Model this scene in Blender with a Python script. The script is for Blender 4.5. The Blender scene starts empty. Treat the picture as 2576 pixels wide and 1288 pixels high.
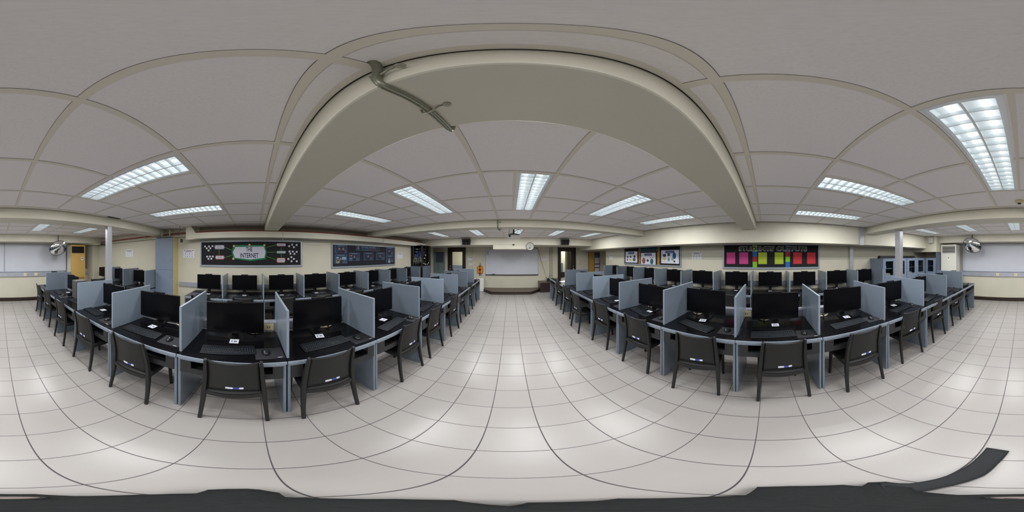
import bpy, bmesh, math, random
from mathutils import Matrix, Vector
random.seed(7)
R = math.radians
PI = math.pi
scene = bpy.context.scene
C = scene.collection

# ---------------------------------------------------------------- camera, world, exposure
H = 1.655
cd = bpy.data.cameras.new('camera')
cd.type = 'PANO'
try:
    cd.panorama_type = 'EQUIRECTANGULAR'
except Exception:
    pass
try:
    cd.cycles.panorama_type = 'EQUIRECTANGULAR'
except Exception:
    pass
cd.clip_start = 0.02
cd.clip_end = 100
cam = bpy.data.objects.new('camera', cd)
C.objects.link(cam)
cam.location = (0, 0, H)
cam.rotation_euler = (R(90), 0, R(-0.46))
scene.camera = cam

world = bpy.data.worlds.new('world')
scene.world = world
world.use_nodes = True
world.node_tree.nodes['Background'].inputs[0].default_value = (0.75, 0.8, 0.9, 1)
world.node_tree.nodes['Background'].inputs[1].default_value = 0.3

scene.view_settings.view_transform = 'Standard'
scene.view_settings.look = 'None'
scene.view_settings.gamma = 1.0
scene.view_settings.use_curve_mapping = False
scene.view_settings.exposure = 0.0
LAMP_W = 10.6            # watts of each tube
LAMP_COL = (0.985, 1.0, 1.0)


# ---------------------------------------------------------------- materials
def lin(v):
    v /= 255.0
    return v / 12.92 if v <= 0.04045 else ((v + 0.055) / 1.055) ** 2.4


def srgb(r, g, b):
    return (lin(r), lin(g), lin(b), 1)


MATS = {}


def mat(name, col, rough=0.6, metal=0.0, noise=0.0, nscale=40, bump=0.0, bscale=200, emit=None, spec=None, coat=0.0, alpha=None, trans=0.0):
    if name in MATS:
        return MATS[name]
    m = bpy.data.materials.new(name)
    m.use_nodes = True
    nt = m.node_tree
    b = nt.nodes['Principled BSDF']
    b.inputs['Base Color'].default_value = col
    b.inputs['Roughness'].default_value = rough
    b.inputs['Metallic'].default_value = metal
    if spec is not None:
        b.inputs['Specular IOR Level'].default_value = spec
    if coat:
        b.inputs['Coat Weight'].default_value = coat
        b.inputs['Coat Roughness'].default_value = 0.08
    if trans:
        b.inputs['Transmission Weight'].default_value = trans
        b.inputs['IOR'].default_value = 1.02
    if emit:
        b.inputs['Emission Color'].default_value = emit[0]
        b.inputs['Emission Strength'].default_value = emit[1]
    if noise or bump:
        tc = nt.nodes.new('ShaderNodeTexCoord')
    if noise:
        n = nt.nodes.new('ShaderNodeTexNoise')
        n.inputs['Scale'].default_value = nscale
        n.inputs['Detail'].default_value = 4
        nt.links.new(tc.outputs['Object'], n.inputs['Vector'])
        mr = nt.nodes.new('ShaderNodeMapRange')
        mr.inputs[1].default_value = 0.3
        mr.inputs[2].default_value = 0.7
        mr.inputs[3].default_value = 1 - noise
        mr.inputs[4].default_value = 1 + noise
        nt.links.new(n.outputs['Fac'], mr.inputs[0])
        mx = nt.nodes.new('ShaderNodeVectorMath')
        mx.operation = 'SCALE'
        mx.inputs[0].default_value = col[:3]
        nt.links.new(mr.outputs[0], mx.inputs['Scale'])
        nt.links.new(mx.outputs[0], b.inputs['Base Color'])
    if bump:
        n2 = nt.nodes.new('ShaderNodeTexNoise')
        n2.inputs['Scale'].default_value = bscale
        n2.inputs['Detail'].default_value = 2
        nt.links.new(tc.outputs['Object'], n2.inputs['Vector'])
        bp = nt.nodes.new('ShaderNodeBump')
        bp.inputs['Strength'].default_value = bump
        bp.inputs['Distance'].default_value = 0.002
        nt.links.new(n2.outputs['Fac'], bp.inputs['Height'])
        nt.links.new(bp.outputs[0], b.inputs['Normal'])
    MATS[name] = m
    return m


M_WALL = mat('cream_wall_paint', srgb(206, 201, 183), 0.55, noise=0.03, nscale=2.5, bump=0.08, bscale=60)
M_BEAM = mat('cream_beam_paint', srgb(222, 217, 200), 0.5, noise=0.025, nscale=3)
M_CEIL = mat('ceiling_board', srgb(252, 247, 247), 0.9, noise=0.03, nscale=90, bump=0.25, bscale=150)
M_TBAR = mat('ceiling_bar_paint', srgb(236, 229, 216), 0.6)
M_GAPSHADE = mat('dark_gap_and_shade', srgb(38, 33, 28), 0.9)
M_BROWN = mat('dark_brown_wood', srgb(46, 33, 27), 0.4, noise=0.2, nscale=12)
M_PLATTOP = mat('platform_carpet', srgb(112, 102, 92), 0.8, noise=0.08, nscale=20)
M_BLUE = mat('blue_grey_laminate', srgb(119, 130, 143), 0.28, noise=0.05, nscale=220, spec=0.45)
M_BLUED = mat('blue_grey_paint', srgb(118, 131, 150), 0.45, noise=0.03, nscale=10)
M_EDGE = mat('blue_grey_edge_band', srgb(138, 149, 163), 0.4, noise=0.06, nscale=60)
M_BLACKTOP = mat('black_laminate', srgb(13, 13, 16), 0.14, noise=0.1, nscale=30, spec=0.28)
M_DRAWER = mat('dark_grey_laminate', srgb(42, 42, 44), 0.45, noise=0.06, nscale=30)
M_BLACK = mat('black_void', srgb(10, 10, 12), 0.7)
M_CHAIR = mat('charcoal_resin', srgb(38, 38, 38), 0.48, noise=0.04, nscale=40, bump=0.15, bscale=500, spec=0.3)
M_MON = mat('black_monitor_plastic', srgb(12, 12, 15), 0.4, spec=0.3)
M_SCREEN = mat('black_screen', srgb(9, 9, 12), 0.25, spec=0.25)
M_KEYB = mat('keyboard_black', srgb(24, 26, 30), 0.4)
M_KEY = mat('key_black', srgb(26, 29, 34), 0.45, spec=0.3)
M_LEGEND = mat('key_print', srgb(100, 110, 125), 0.6)
M_MOUSE = mat('mouse_black', srgb(28, 30, 33), 0.22)
M_PAD = mat('mouse_pad_cloth', srgb(32, 32, 37), 0.85, noise=0.08, nscale=200)
M_WHITE = mat('white_paper', srgb(228, 230, 240), 0.7)
M_INK = mat('navy_ink', srgb(22, 26, 70), 0.7)
M_GREYINK = mat('grey_ink', srgb(120, 120, 135), 0.7)
M_STBLUE = mat('sticker_blue', srgb(64, 76, 170), 0.5)
M_ALU = mat('brushed_aluminium', srgb(182, 184, 190), 0.34, metal=0.4, noise=0.04, nscale=20)
M_RACE = mat('aluminium_raceway', srgb(186, 188, 200), 0.4, metal=0.5, noise=0.06, nscale=8)
M_IVORY = mat('ivory_plastic', srgb(226, 214, 170), 0.4)
M_WPLAST = mat('white_plastic', srgb(232, 232, 226), 0.4)
M_ACW = mat('air_conditioner_white', srgb(222, 220, 210), 0.45)
M_YELLOW = mat('yellowed_plastic', srgb(198, 162, 94), 0.45, noise=0.03, nscale=5)
M_TAN = mat('tan_louvre', srgb(150, 120, 66), 0.5)
M_BOARD = mat('whiteboard_enamel', srgb(206, 208, 218), 0.18, noise=0.02, nscale=3, spec=0.5)
M_BFRAME = mat('board_frame_grey', srgb(158, 166, 174), 0.4, metal=0.3)
M_BFRAME_D = mat('board_tray_dark', srgb(52, 48, 60), 0.5)
M_PIN = mat('black_felt', srgb(24, 23, 28), 0.85, noise=0.1, nscale=60)
M_CORK = mat('yellow_cork', srgb(188, 150, 70), 0.8, noise=0.12, nscale=40)
M_PIPE = mat('cream_pipe', srgb(206, 202, 178), 0.5)
M_RED = mat('red_pipe', srgb(140, 50, 34), 0.5)
M_GLASS = mat('door_glass', (0.9, 0.95, 0.95, 1), 0.03, trans=1.0)
M_MIRROR = mat('convex_mirror', (0.85, 0.87, 0.87, 1), 0.04, metal=1.0)
M_RUBBER = mat('black_rubber', srgb(22, 24, 24), 0.6)
M_FLEX = mat('flexible_steel_conduit', srgb(140, 140, 124), 0.35, metal=0.6)
M_CLAMP = mat('zinc_clamp', srgb(165, 162, 150), 0.35, metal=0.8)
M_LOUVRE = mat('white_louvre', srgb(232, 238, 240), 0.35, metal=0.2)
M_TUBE = mat('fluorescent_tube', (1, 1, 1, 1), 0.5, emit=((0.95, 0.98, 1.0, 1), 2.2))
M_CABLE = mat('beige_cable', srgb(206, 196, 160), 0.5)
M_BAG = mat('black_bag_fabric', srgb(22, 24, 25), 0.9, noise=0.35, nscale=160, bump=0.5, bscale=400)
M_STRAP = mat('black_strap_webbing', srgb(34, 35, 38), 0.85, noise=0.2, nscale=300)
M_BUCKLE = mat('brown_buckle', srgb(120, 108, 102), 0.6)


def flat(name, r, g, b, rough=0.7):
    return mat(name, srgb(r, g, b), rough)


def floor_material():
    m = bpy.data.materials.new('cream_floor_tile')
    m.use_nodes = True
    nt = m.node_tree
    b = nt.nodes['Principled BSDF']
    geo = nt.nodes.new('ShaderNodeNewGeometry')
    sep = nt.nodes.new('ShaderNodeSeparateXYZ')
    nt.links.new(geo.outputs['Position'], sep.inputs[0])

    def line(out, off, pitch, half):
        a = nt.nodes.new('ShaderNodeMath'); a.operation = 'SUBTRACT'; a.inputs[1].default_value = off
        nt.links.new(out, a.inputs[0])
        d = nt.nodes.new('ShaderNodeMath'); d.operation = 'DIVIDE'; d.inputs[1].default_value = pitch
        nt.links.new(a.outputs[0], d.inputs[0])
        p = nt.nodes.new('ShaderNodeMath'); p.operation = 'PINGPONG'; p.inputs[1].default_value = 0.5
        nt.links.new(d.outputs[0], p.inputs[0])
        r = nt.nodes.new('ShaderNodeMapRange'); r.interpolation_type = 'SMOOTHSTEP'
        r.inputs[1].default_value = half / pitch * 0.6
        r.inputs[2].default_value = half / pitch * 1.6
        r.inputs[3].default_value = 1.0
        r.inputs[4].default_value = 0.0
        nt.links.new(p.outputs[0], r.inputs[0])
        return r.outputs[0], d.outputs[0]
    lx, ix = line(sep.outputs[0], -0.1404, 0.3065, 0.0027)
    ly, iy = line(sep.outputs[1], 0.3476, 0.2948, 0.0021)
    mx = nt.nodes.new('ShaderNodeMath'); mx.operation = 'MAXIMUM'
    nt.links.new(lx, mx.inputs[0]); nt.links.new(ly, mx.inputs[1])
    # per tile tone
    fx = nt.nodes.new('ShaderNodeMath'); fx.operation = 'FLOOR'; nt.links.new(ix, fx.inputs[0])
    fy = nt.nodes.new('ShaderNodeMath'); fy.operation = 'FLOOR'; nt.links.new(iy, fy.inputs[0])
    cmb = nt.nodes.new('ShaderNodeCombineXYZ')
    nt.links.new(fx.outputs[0], cmb.inputs[0]); nt.links.new(fy.outputs[0], cmb.inputs[1])
    wn = nt.nodes.new('ShaderNodeTexWhiteNoise'); nt.links.new(cmb.outputs[0], wn.inputs['Vector'])
    nz = nt.nodes.new('ShaderNodeTexNoise'); nz.inputs['Scale'].default_value = 7
    nt.links.new(geo.outputs['Position'], nz.inputs['Vector'])
    ramp = nt.nodes.new('ShaderNodeMix'); ramp.data_type = 'RGBA'
    ramp.inputs[6].default_value = srgb(157, 152, 149)
    ramp.inputs[7].default_value = srgb(164, 159, 156)
    av = nt.nodes.new('ShaderNodeMath'); av.operation = 'MULTIPLY_ADD'; av.inputs[1].default_value = 0.6; av.inputs[2].default_value = 0.0
    nt.links.new(wn.outputs['Value'], av.inputs[0])
    ad = nt.nodes.new('ShaderNodeMath'); ad.operation = 'MULTIPLY_ADD'; ad.inputs[1].default_value = 0.5
    nt.links.new(nz.outputs['Fac'], ad.inputs[0]); nt.links.new(av.outputs[0], ad.inputs[2])
    nt.links.new(ad.outputs[0], ramp.inputs[0])
    mix = nt.nodes.new('ShaderNodeMix'); mix.data_type = 'RGBA'
    nt.links.new(mx.outputs[0], mix.inputs[0])
    nt.links.new(ramp.outputs[2], mix.inputs[6])
    mix.inputs[7].default_value = srgb(62, 56, 60)
    nt.links.new(mix.outputs[2], b.inputs['Base Color'])
    rr = nt.nodes.new('ShaderNodeMapRange')
    rr.inputs[3].default_value = 0.3
    rr.inputs[4].default_value = 0.8
    nt.links.new(mx.outputs[0], rr.inputs[0])
    nt.links.new(rr.outputs[0], b.inputs['Roughness'])
    b.inputs['Specular IOR Level'].default_value = 0.45
    bp = nt.nodes.new('ShaderNodeBump'); bp.inputs['Strength'].default_value = 0.3; bp.inputs['Distance'].default_value = 0.001
    bp.invert = True
    nt.links.new(mx.outputs[0], bp.inputs['Height'])
    nt.links.new(bp.outputs[0], b.inputs['Normal'])
    return m


M_FLOOR = floor_material()


# ---------------------------------------------------------------- mesh helpers
class MB:
    def __init__(self):
        self.bm = bmesh.new()
        self.mats = []

    def mi(self, m):
        if m not in self.mats:
            self.mats.append(m)
        return self.mats.index(m)

    def box(self, x0, x1, y0, y1, z0, z1, m=None, bev=0.0, mtx=None):
        if x0 > x1: x0, x1 = x1, x0
        if y0 > y1: y0, y1 = y1, y0
        if z0 > z1: z0, z1 = z1, z0
        vs = [self.bm.verts.new(v) for v in ((x0, y0, z0), (x1, y0, z0), (x1, y1, z0), (x0, y1, z0), (x0, y0, z1), (x1, y0, z1), (x1, y1, z1), (x0, y1, z1))]
        fs = [self.bm.faces.new([vs[i] for i in f]) for f in ((3, 2, 1, 0), (4, 5, 6, 7), (0, 1, 5, 4), (1, 2, 6, 5), (2, 3, 7, 6), (3, 0, 4, 7))]
        k = self.mi(m) if m else 0
        for f in fs: f.material_index = k
        if bev:
            es = list({e for f in fs for e in f.edges})
            r = bmesh.ops.bevel(self.bm, geom=es, offset=bev, segments=2, affect='EDGES', profile=0.5)
            allv = list({v for f in r['faces'] for v in f.verts} | {v for f in fs if f.is_valid for v in f.verts})
            for f in r['faces']: f.material_index = k
            vs = allv
        if mtx is not None:
            bmesh.ops.transform(self.bm, matrix=mtx, verts=[v for v in vs if v.is_valid])
        return self

    def poly(self, pts, m=None):
        vs = [self.bm.verts.new(p) for p in pts]
        f = self.bm.faces.new(vs)
        f.material_index = self.mi(m) if m else 0
        return self

    def prism(self, pts, d, m=None):
        """extrude the planar polygon pts by the vector d"""
        d = Vector(d)
        a = [self.bm.verts.new(p) for p in pts]
        b = [self.bm.verts.new(Vector(p) + d) for p in pts]
        k = self.mi(m) if m else 0
        n = len(pts)
        fs = [self.bm.faces.new(list(reversed(a))), self.bm.faces.new(b)]
        for i in range(n):
            fs.append(self.bm.faces.new([a[i], a[(i + 1) % n], b[(i + 1) % n], b[i]]))
        for f in fs: f.material_index = k
        return self

    def sweep(self, pts, prof, m=None, up=(0, 0, 1), smooth=True, scales=None):
        """sweep a closed 2D profile along pts"""
        pts = [Vector(p) for p in pts]
        rings = []
        k = self.mi(m) if m else 0
        up = Vector(up)
        for i, p in enumerate(pts):
            t = (pts[min(i + 1, len(pts) - 1)] - pts[max(i - 1, 0)]).normalized()
            s = t.cross(up)
            if s.length < 1e-4: s = t.cross(Vector((0, 1, 0)))
            s.normalize()
            u = s.cross(t).normalized()
            sc = scales[i] if scales else 1.0
            rings.append([self.bm.verts.new(p + s * a * sc + u * b * sc) for a, b in prof])
        n = len(prof)
        for i in range(len(rings) - 1):
            for j in range(n):
                f = self.bm.faces.new([rings[i][j], rings[i][(j + 1) % n], rings[i + 1][(j + 1) % n], rings[i + 1][j]])
                f.material_index = k; f.smooth = smooth
        f = self.bm.faces.new(list(reversed(rings[0]))); f.material_index = k
        f = self.bm.faces.new(rings[-1]); f.material_index = k
        return self

    def tube(self, pts, r, m=None, n=8, scales=None):
        return self.sweep(pts, [(r * math.cos(2 * PI * i / n), r * math.sin(2 * PI * i / n)) for i in range(n)], m, scales=scales)

    def bar(self, pts, w, d, m=None, up=(0, 0, 1), scales=None):
        c = 0.25
        a, b = w / 2, d / 2
        prof = [(-a, -b + b * c), (-a + a * c, -b), (a - a * c, -b), (a, -b + b * c), (a, b - b * c), (a - a * c, b), (-a + a * c, b), (-a, b - b * c)]
        return self.sweep(pts, prof, m, up=up, smooth=False, scales=scales)

    def surf(self, fn, nu, nv, m=None, thick=None):
        """grid surface fn(u,v) in 0..1; thick = vector offset for a solid slab"""
        k = self.mi(m) if m else 0
        g = [[self.bm.verts.new(fn(i / nu, j / nv)) for j in range(nv + 1)] for i in range(nu + 1)]
        fs = []
        for i in range(nu):
            for j in range(nv):
                fs.append(self.bm.faces.new([g[i][j], g[i + 1][j], g[i + 1][j + 1], g[i][j + 1]]))
        if thick:
            t = Vector(thick)
            h = [[self.bm.verts.new(v.co + t) for v in row] for row in g]
            for i in range(nu):
                for j in range(nv):
                    fs.append(self.bm.faces.new([h[i][j + 1], h[i + 1][j + 1], h[i + 1][j], h[i][j]]))
            for i in range(nu):
                fs.append(self.bm.faces.new([g[i + 1][0], g[i][0], h[i][0], h[i + 1][0]]))
                fs.append(self.bm.faces.new([g[i][nv], g[i + 1][nv], h[i + 1][nv], h[i][nv]]))
            for j in range(nv):
                fs.append(self.bm.faces.new([g[0][j], g[0][j + 1], h[0][j + 1], h[0][j]]))
                fs.append(self.bm.faces.new([g[nu][j + 1], g[nu][j], h[nu][j], h[nu][j + 1]]))
        for f in fs:
            f.material_index = k; f.smooth = True
        return self

    def disc(self, c, r, ax, m=None, n=24, h=0.01, ry=None):
        """cylinder with axis ax ('x','y','z') starting at c with height h"""
        k = self.mi(m) if m else 0
        ry = ry or r
        a, b = [], []
        for i in range(n):
            p, q = r * math.cos(2 * PI * i / n), ry * math.sin(2 * PI * i / n)
            if ax == 'z': v0, v1 = (c[0] + p, c[1] + q, c[2]), (c[0] + p, c[1] + q, c[2] + h)
            elif ax == 'y': v0, v1 = (c[0] + p, c[1], c[2] + q), (c[0] + p, c[1] + h, c[2] + q)
            else: v0, v1 = (c[0], c[1] + p, c[2] + q), (c[0] + h, c[1] + p, c[2] + q)
            a.append(self.bm.verts.new(v0)); b.append(self.bm.verts.new(v1))
        fs = [self.bm.faces.new(list(reversed(a))), self.bm.faces.new(b)]
        for i in range(n):
            f = self.bm.faces.new([a[i], a[(i + 1) % n], b[(i + 1) % n], b[i]]); f.smooth = True; fs.append(f)
        for f in fs: f.material_index = k
        return self

    def add_mesh(self, me, mtx, m):
        k = self.mi(m)
        vs = [self.bm.verts.new(mtx @ v.co) for v in me.vertices]
        for p in me.polygons:
            try:
                f = self.bm.faces.new([vs[i] for i in p.vertices]); f.material_index = k
            except ValueError:
                pass
        return self

    def build(self, name, m=None, parent=None, **tags):
        if m and not self.mats: self.mats = [m]
        bmesh.ops.recalc_face_normals(self.bm, faces=self.bm.faces[:])
        me = bpy.data.meshes.new(name)
        self.bm.to_mesh(me); self.bm.free()
        for k in self.mats: me.materials.append(k)
        o = bpy.data.objects.new(name, me)
        C.objects.link(o)
        if parent is not None: o.parent = parent
        for a, b in tags.items(): o[a] = b
        return o


def tag(o, label, cat, group=None):
    o['label'] = label; o['category'] = cat
    if group: o['group'] = group
    return o


def thing(name, label, cat, loc=(0, 0, 0), rz=0.0, group=None):
    o = bpy.data.objects.new(name, None)
    o.empty_display_size = 0.1
    C.objects.link(o)
    o.location = loc; o.rotation_euler = (0, 0, rz)
    return tag(o, label, cat, group)


def struct(name, mb, m=None):
    o = mb.build(name, m)
    o['kind'] = 'structure'
    return o


def dup(root, loc, rz, label, cat=None, group=None, skip=()):
    r = root.copy(); C.objects.link(r)
    r.location = loc; r.rotation_euler = (0, 0, rz)
    r['label'] = label
    if cat: r['category'] = cat
    if group: r['group'] = group
    elif 'group' in r: del r['group']
    for ch in root.children:
        if ch.name.split('.')[0] in skip: continue
        c = ch.copy(); C.objects.link(c); c.parent = r
        for g in ch.children:
            d = g.copy(); C.objects.link(d); d.parent = c
    return r


class Proto:
    """first call moves the prototype itself, later calls copy it"""
    def __init__(self, root): self.root = root; self.used = False; self.cat = root['category']

    def place(self, loc, rz, label, group=None):
        if not self.used:
            self.used = True
            r = self.root
            r.location = loc; r.rotation_euler = (0, 0, rz); r['label'] = label
            if group: r['group'] = group
            elif 'group' in r: del r['group']
            return r
        return dup(self.root, loc, rz, label, self.cat, group)


_fc = {}


def text_mesh(s, width=None, height=0.1, bold=0.0):
    key = (s, width, height, bold)
    if key in _fc: return _fc[key]
    cu = bpy.data.curves.new('txt', 'FONT')
    cu.body = s; cu.align_x = 'CENTER'; cu.align_y = 'CENTER'; cu.size = 1.0; cu.offset = bold; cu.resolution_u = 2
    o = bpy.data.objects.new('txt', cu); C.objects.link(o)
    dg = bpy.context.evaluated_depsgraph_get()
    me = bpy.data.meshes.new_from_object(o.evaluated_get(dg))
    bpy.data.objects.remove(o); bpy.data.curves.remove(cu)
    xs = [v.co.x for v in me.vertices]; ys = [v.co.y for v in me.vertices]
    w, h = max(xs) - min(xs), max(ys) - min(ys)
    cx, cy = (max(xs) + min(xs)) / 2, (max(ys) + min(ys)) / 2
    sx = (width / w) if width else height / h
    sy = height / h
    for v in me.vertices:
        v.co.x = (v.co.x - cx) * sx; v.co.y = (v.co.y - cy) * sy
    _fc[key] = me
    return me


# a wall-mounted frame: local x = to the viewer's right, y = into the wall, z = up
def wall_empty(name, label, cat, side, u, z, group=None, face=None):
    if side == 'left': loc, rz = ((face if face is not None else -3.85), u, z), R(90)
    elif side == 'right': loc, rz = ((face if face is not None else 4.0), u, z), R(-90)
    elif side == 'front': loc, rz = (u, (face if face is not None else 7.7), z), 0
    else: loc, rz = (u, (face if face is not None else -5.85), z), PI
    return thing(name, label, cat, loc, rz, group)


def wtext(mb, s, x, z, y, w, h, m, bold=0.0):
    me = text_mesh(s, w, h, bold)
    mb.add_mesh(me, Matrix.Translation((x, y, z)) @ Matrix.Rotation(R(90), 4, 'X'), m)


# ================================================================= THE ROOM
XL, XR, YB, YF, ZC = -3.85, 4.0, -5.85, 7.7, 2.375
XA, YA = 5.4, 6.06            # alcove beyond the end of the right wall
struct('floor', MB().box(XL - 0.2, XA + 0.2, YB - 0.2, 10.2, -0.1, 0), M_FLOOR)

# --- ceiling with openings for the lights
LX = [(-2.45, -2.18), (-1.165, -0.895), (0.065, 0.335), (1.27, 1.54), (2.47, 2.74)]
LY = [(-4.45, -3.28), (-1.66, -0.475), (1.285, 2.47), (4.35, 5.54)]
xs = sorted({XL, XA} | {v for p in LX for v in p})
ys = sorted({YB, YF} | {v for p in LY for v in p})
mb = MB()
for i in range(len(xs) - 1):
    for j in range(len(ys) - 1):
        if (xs[i], xs[i + 1]) in LX and (ys[j], ys[j + 1]) in LY: continue
        mb.box(xs[i], xs[i + 1], ys[j], ys[j + 1], ZC, ZC + 0.02)
struct('ceiling', mb, M_CEIL)
GX = [-3.37, -2.76, -2.15, -1.495, -0.857, -0.241, 0.367, 0.98, 1.58, 2.17, 2.78]
GYs = [(-5.2, -2.74, [-3.25, -3.88, -4.48, -5.07]), (-2.34, 0.22, [0.119, -0.446, -1.062, -1.69, -2.28]), (0.53, 3.16, [1.256, 1.87, 2.50, 3.11]), (3.48, 6.24, [3.7, 4.32, 4.95, 5.57, 6.17])]
mb = MB()
for (ya, yb, yl) in GYs:
    for x in GX: mb.box(x - 0.0155, x + 0.0155, ya, yb, ZC - 0.004, ZC + 0.001)
    for y in yl:
        segs = [(-3.8, 3.36)]
        for (p, q) in LY:
            if p < y < q:
                e = [-3.8] + [v for pr in LX for v in pr] + [3.36]
                segs = [(e[k], e[k + 1]) for k in range(0, len(e), 2)]
        for s in segs: mb.box(s[0], s[1], y - 0.0145, y + 0.0145, ZC - 0.0045, ZC + 0.001)
for (x0, x1) in LX:
    for (y0, y1) in LY:
        xx = x0 - 0.03 if x1 - 0.367 < 0.1 or True else x1
        mb.box(xx - 0.012, xx + 0.012, y0 - 0.02, y1 + 0.02, ZC - 0.0042, ZC + 0.001)
for (a, b) in ((0.2, 0.226), (0.52, 0.54), (3.15, 3.17), (3.47, 3.49), (-2.35, -2.325), (-2.765, -2.74), (6.225, 6.25)): mb.box(-3.84, 3.37, a, b, ZC - 0.0035, ZC + 0.001)
struct('trim_1', mb, M_TBAR)

# --- concrete beams across the room
for n, (y0, y1, z0) in enumerate(((0.226, 0.52, 2.217), (3.17, 3.47, 2.225), (-2.74, -2.35, 2.215))):
    mb = MB().box(XL, 3.44, y0, y1, z0, ZC + 0.05, bev=0.009)
    struct('trim_%d' % (n + 2), mb, M_BEAM)
mb = MB().box(XL - 0.1, XA, 6.25, YF, 2.085, ZC + 0.05, bev=0.01)
mb.box(-0.68, 0.86, 6.262, YF, 1.92, 2.1, bev=0.004)
struct('trim_5', mb, M_BEAM)
struct('trim_6', MB().box(XL - 0.1, XA, YB - 0.1, -5.28, 2.13, ZC + 0.05, bev=0.01), M_BEAM)
struct('trim_7', MB().box(3.38, XA, YB, 7.69, 1.935, ZC + 0.05, bev=0.006), M_BEAM)
# boxed-in corner above the cabinets
struct('trim_8', MB().box(2.93, XR, YB, -5.0, 1.80, ZC, bev=0.004), M_WALL)
# thin dark joints at the beams; strips beside the bars paint their shadow lines
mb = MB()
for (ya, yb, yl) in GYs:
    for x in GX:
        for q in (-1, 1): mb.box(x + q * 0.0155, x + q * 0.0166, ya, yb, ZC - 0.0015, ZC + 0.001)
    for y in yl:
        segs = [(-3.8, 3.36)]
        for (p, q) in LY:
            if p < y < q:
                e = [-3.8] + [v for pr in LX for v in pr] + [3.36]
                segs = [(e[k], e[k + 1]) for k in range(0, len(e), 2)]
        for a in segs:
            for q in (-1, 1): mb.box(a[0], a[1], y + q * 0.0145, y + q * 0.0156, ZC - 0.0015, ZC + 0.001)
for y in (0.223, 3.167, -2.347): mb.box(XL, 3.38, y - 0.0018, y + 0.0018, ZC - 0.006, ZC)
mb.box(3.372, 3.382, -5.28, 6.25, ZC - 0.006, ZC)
struct('trim_9', mb, M_GAPSHADE)
# pocket ledge along the left wall
mb = MB().box(-3.85, -3.56, -1.36, 6.26, 2.065, 2.20)
mb.prism([(-3.56, -1.36, 2.065), (-3.56, -1.36, 2.2), (-3.56, -1.40, 2.26), (-3.56, -1.47, 2.375), (-3.56, -1.60, 2.375), (-3.56, -1.60, 2.05), (-3.56, -1.44, 2.05)], (-0.29, 0, 0))
struct('trim_10', mb, M_BEAM)
struct('trim_11', MB().box(XL + 0.001, XL + 0.012, -1.36, 6.25, 2.2, ZC), mat('recess_shade_brown', srgb(150, 140, 122), 0.8))  # shade in the recess above the ledge, painted as a darker wall sheet

# --- walls
DL = (-3.12, -2.18, 2.095)
DR = (2.285, 3.245, 2.10)
mb = MB()
mb.box(XL - 0.2, DL[0], YF, YF + 0.12, 0, ZC)
mb.box(DL[0], DL[1], YF, YF + 0.12, DL[2], ZC)
mb.box(DL[1], DR[0], YF, YF + 0.12, 0, ZC)
mb.box(DR[0], DR[1], YF, YF + 0.12, DR[2], ZC)
mb.box(DR[1], XA, YF, YF + 0.12, 0, ZC)
struct('wall_front', mb, M_WALL)
struct('wall_back', MB().box(XL - 0.2, XR + 0.2, YB - 0.12, YB, 0, ZC), M_WALL)
struct('wall_left', MB().box(XL - 0.12, XL, YB, YF, 0, ZC), M_WALL)
mb = MB().box(XR, XR + 0.12, YB, YA, 0, 2.0)
mb.box(XR + 0.12, XA + 0.1, YA - 0.12, YA, 0, 2.0)
mb.box(XA, XA + 0.1, YA, YF, 0, 2.0)
struct('wall_right', mb, M_WALL)
struct('trim_12', MB().box(XL, -3.54, YB, -5.44, 0, 2.13), M_WALL)       # corner pier
# corridor behind the front doors
mb = MB()
mb.box(-4.2, 5.2, 10.0, 10.1, 0, 2.6); mb.box(-4.3, -4.2, 7.82, 10.1, 0, 2.6); mb.box(5.2, 5.3, 7.82, 10.1, 0, 2.6)
mb.box(-4.2, 5.2, 7.82, 10.0, 2.5, 2.6); mb.box(2.95, 3.07, 8.5, 10.0, 0, 2.5)
struct('wall_corridor', mb, M_WALL)
mb = MB().box(-4.2, 2.95, 9.7, 9.99, 0, 1.06)
mb.box(2.0, 3.1, 8.9, 9.3, 0, 1.25)
struct('trim_13', mb, M_BLUED)

# --- baseboards
mb = MB().box(-2.5, 2.3, YB, YB + 0.018, 0, 0.125)
mb.box(-2.5, 2.3, YB, YB + 0.05, 0, 0.04)
struct('baseboard_back', mb, M_BROWN)
mb = MB().box(-3.2, -1.32, YF - 0.015, YF, 0, 0.1); mb.box(1.9, 4.2, YF - 0.015, YF, 0, 0.1)
struct('baseboard_front', mb, M_BROWN)


# --- doors
def door(n, x0, x1, zt, gx0, gx1, gz0, gz1, hinge_left):
    f = struct('door_%d' % n, MB().box(x0, x0 + 0.05, YF - 0.03, YF + 0.13, 0, zt).box(x1 - 0.05, x1, YF - 0.03, YF + 0.13, 0, zt).box(x0, x1, YF - 0.03, YF + 0.13, zt - 0.05, zt), M_BROWN)
    a, b = x0 + 0.05, x1 - 0.05
    mb = MB()
    y0, y1 = YF + 0.02, YF + 0.06
    mb.box(a, gx0, y0, y1, 0.01, zt - 0.05); mb.box(gx1, b, y0, y1, 0.01, zt - 0.05)
    mb.box(gx0, gx1, y0, y1, gz1, zt - 0.05); mb.box(gx0, gx1, y0, y1, 0.01, gz0)
    leaf = mb.build('door_leaf', M_BROWN, f)
    MB().box(gx0, gx1, YF + 0.037, YF + 0.043, gz0, gz1).build('glass_pane', M_GLASS, leaf)
    hx = (a + 0.07) if hinge_left else (b - 0.07)
    h = MB().disc((hx, y0 - 0.012, 1.0), 0.03, 'y', h=0.012)
    h.disc((hx, y0 - 0.06, 1.0), 0.026, 'y', h=0.05)
    h.disc((hx, y0 - 0.02, 1.14), 0.022, 'y', h=0.02)
    h.build('door_handle', M_ALU, leaf)


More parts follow.
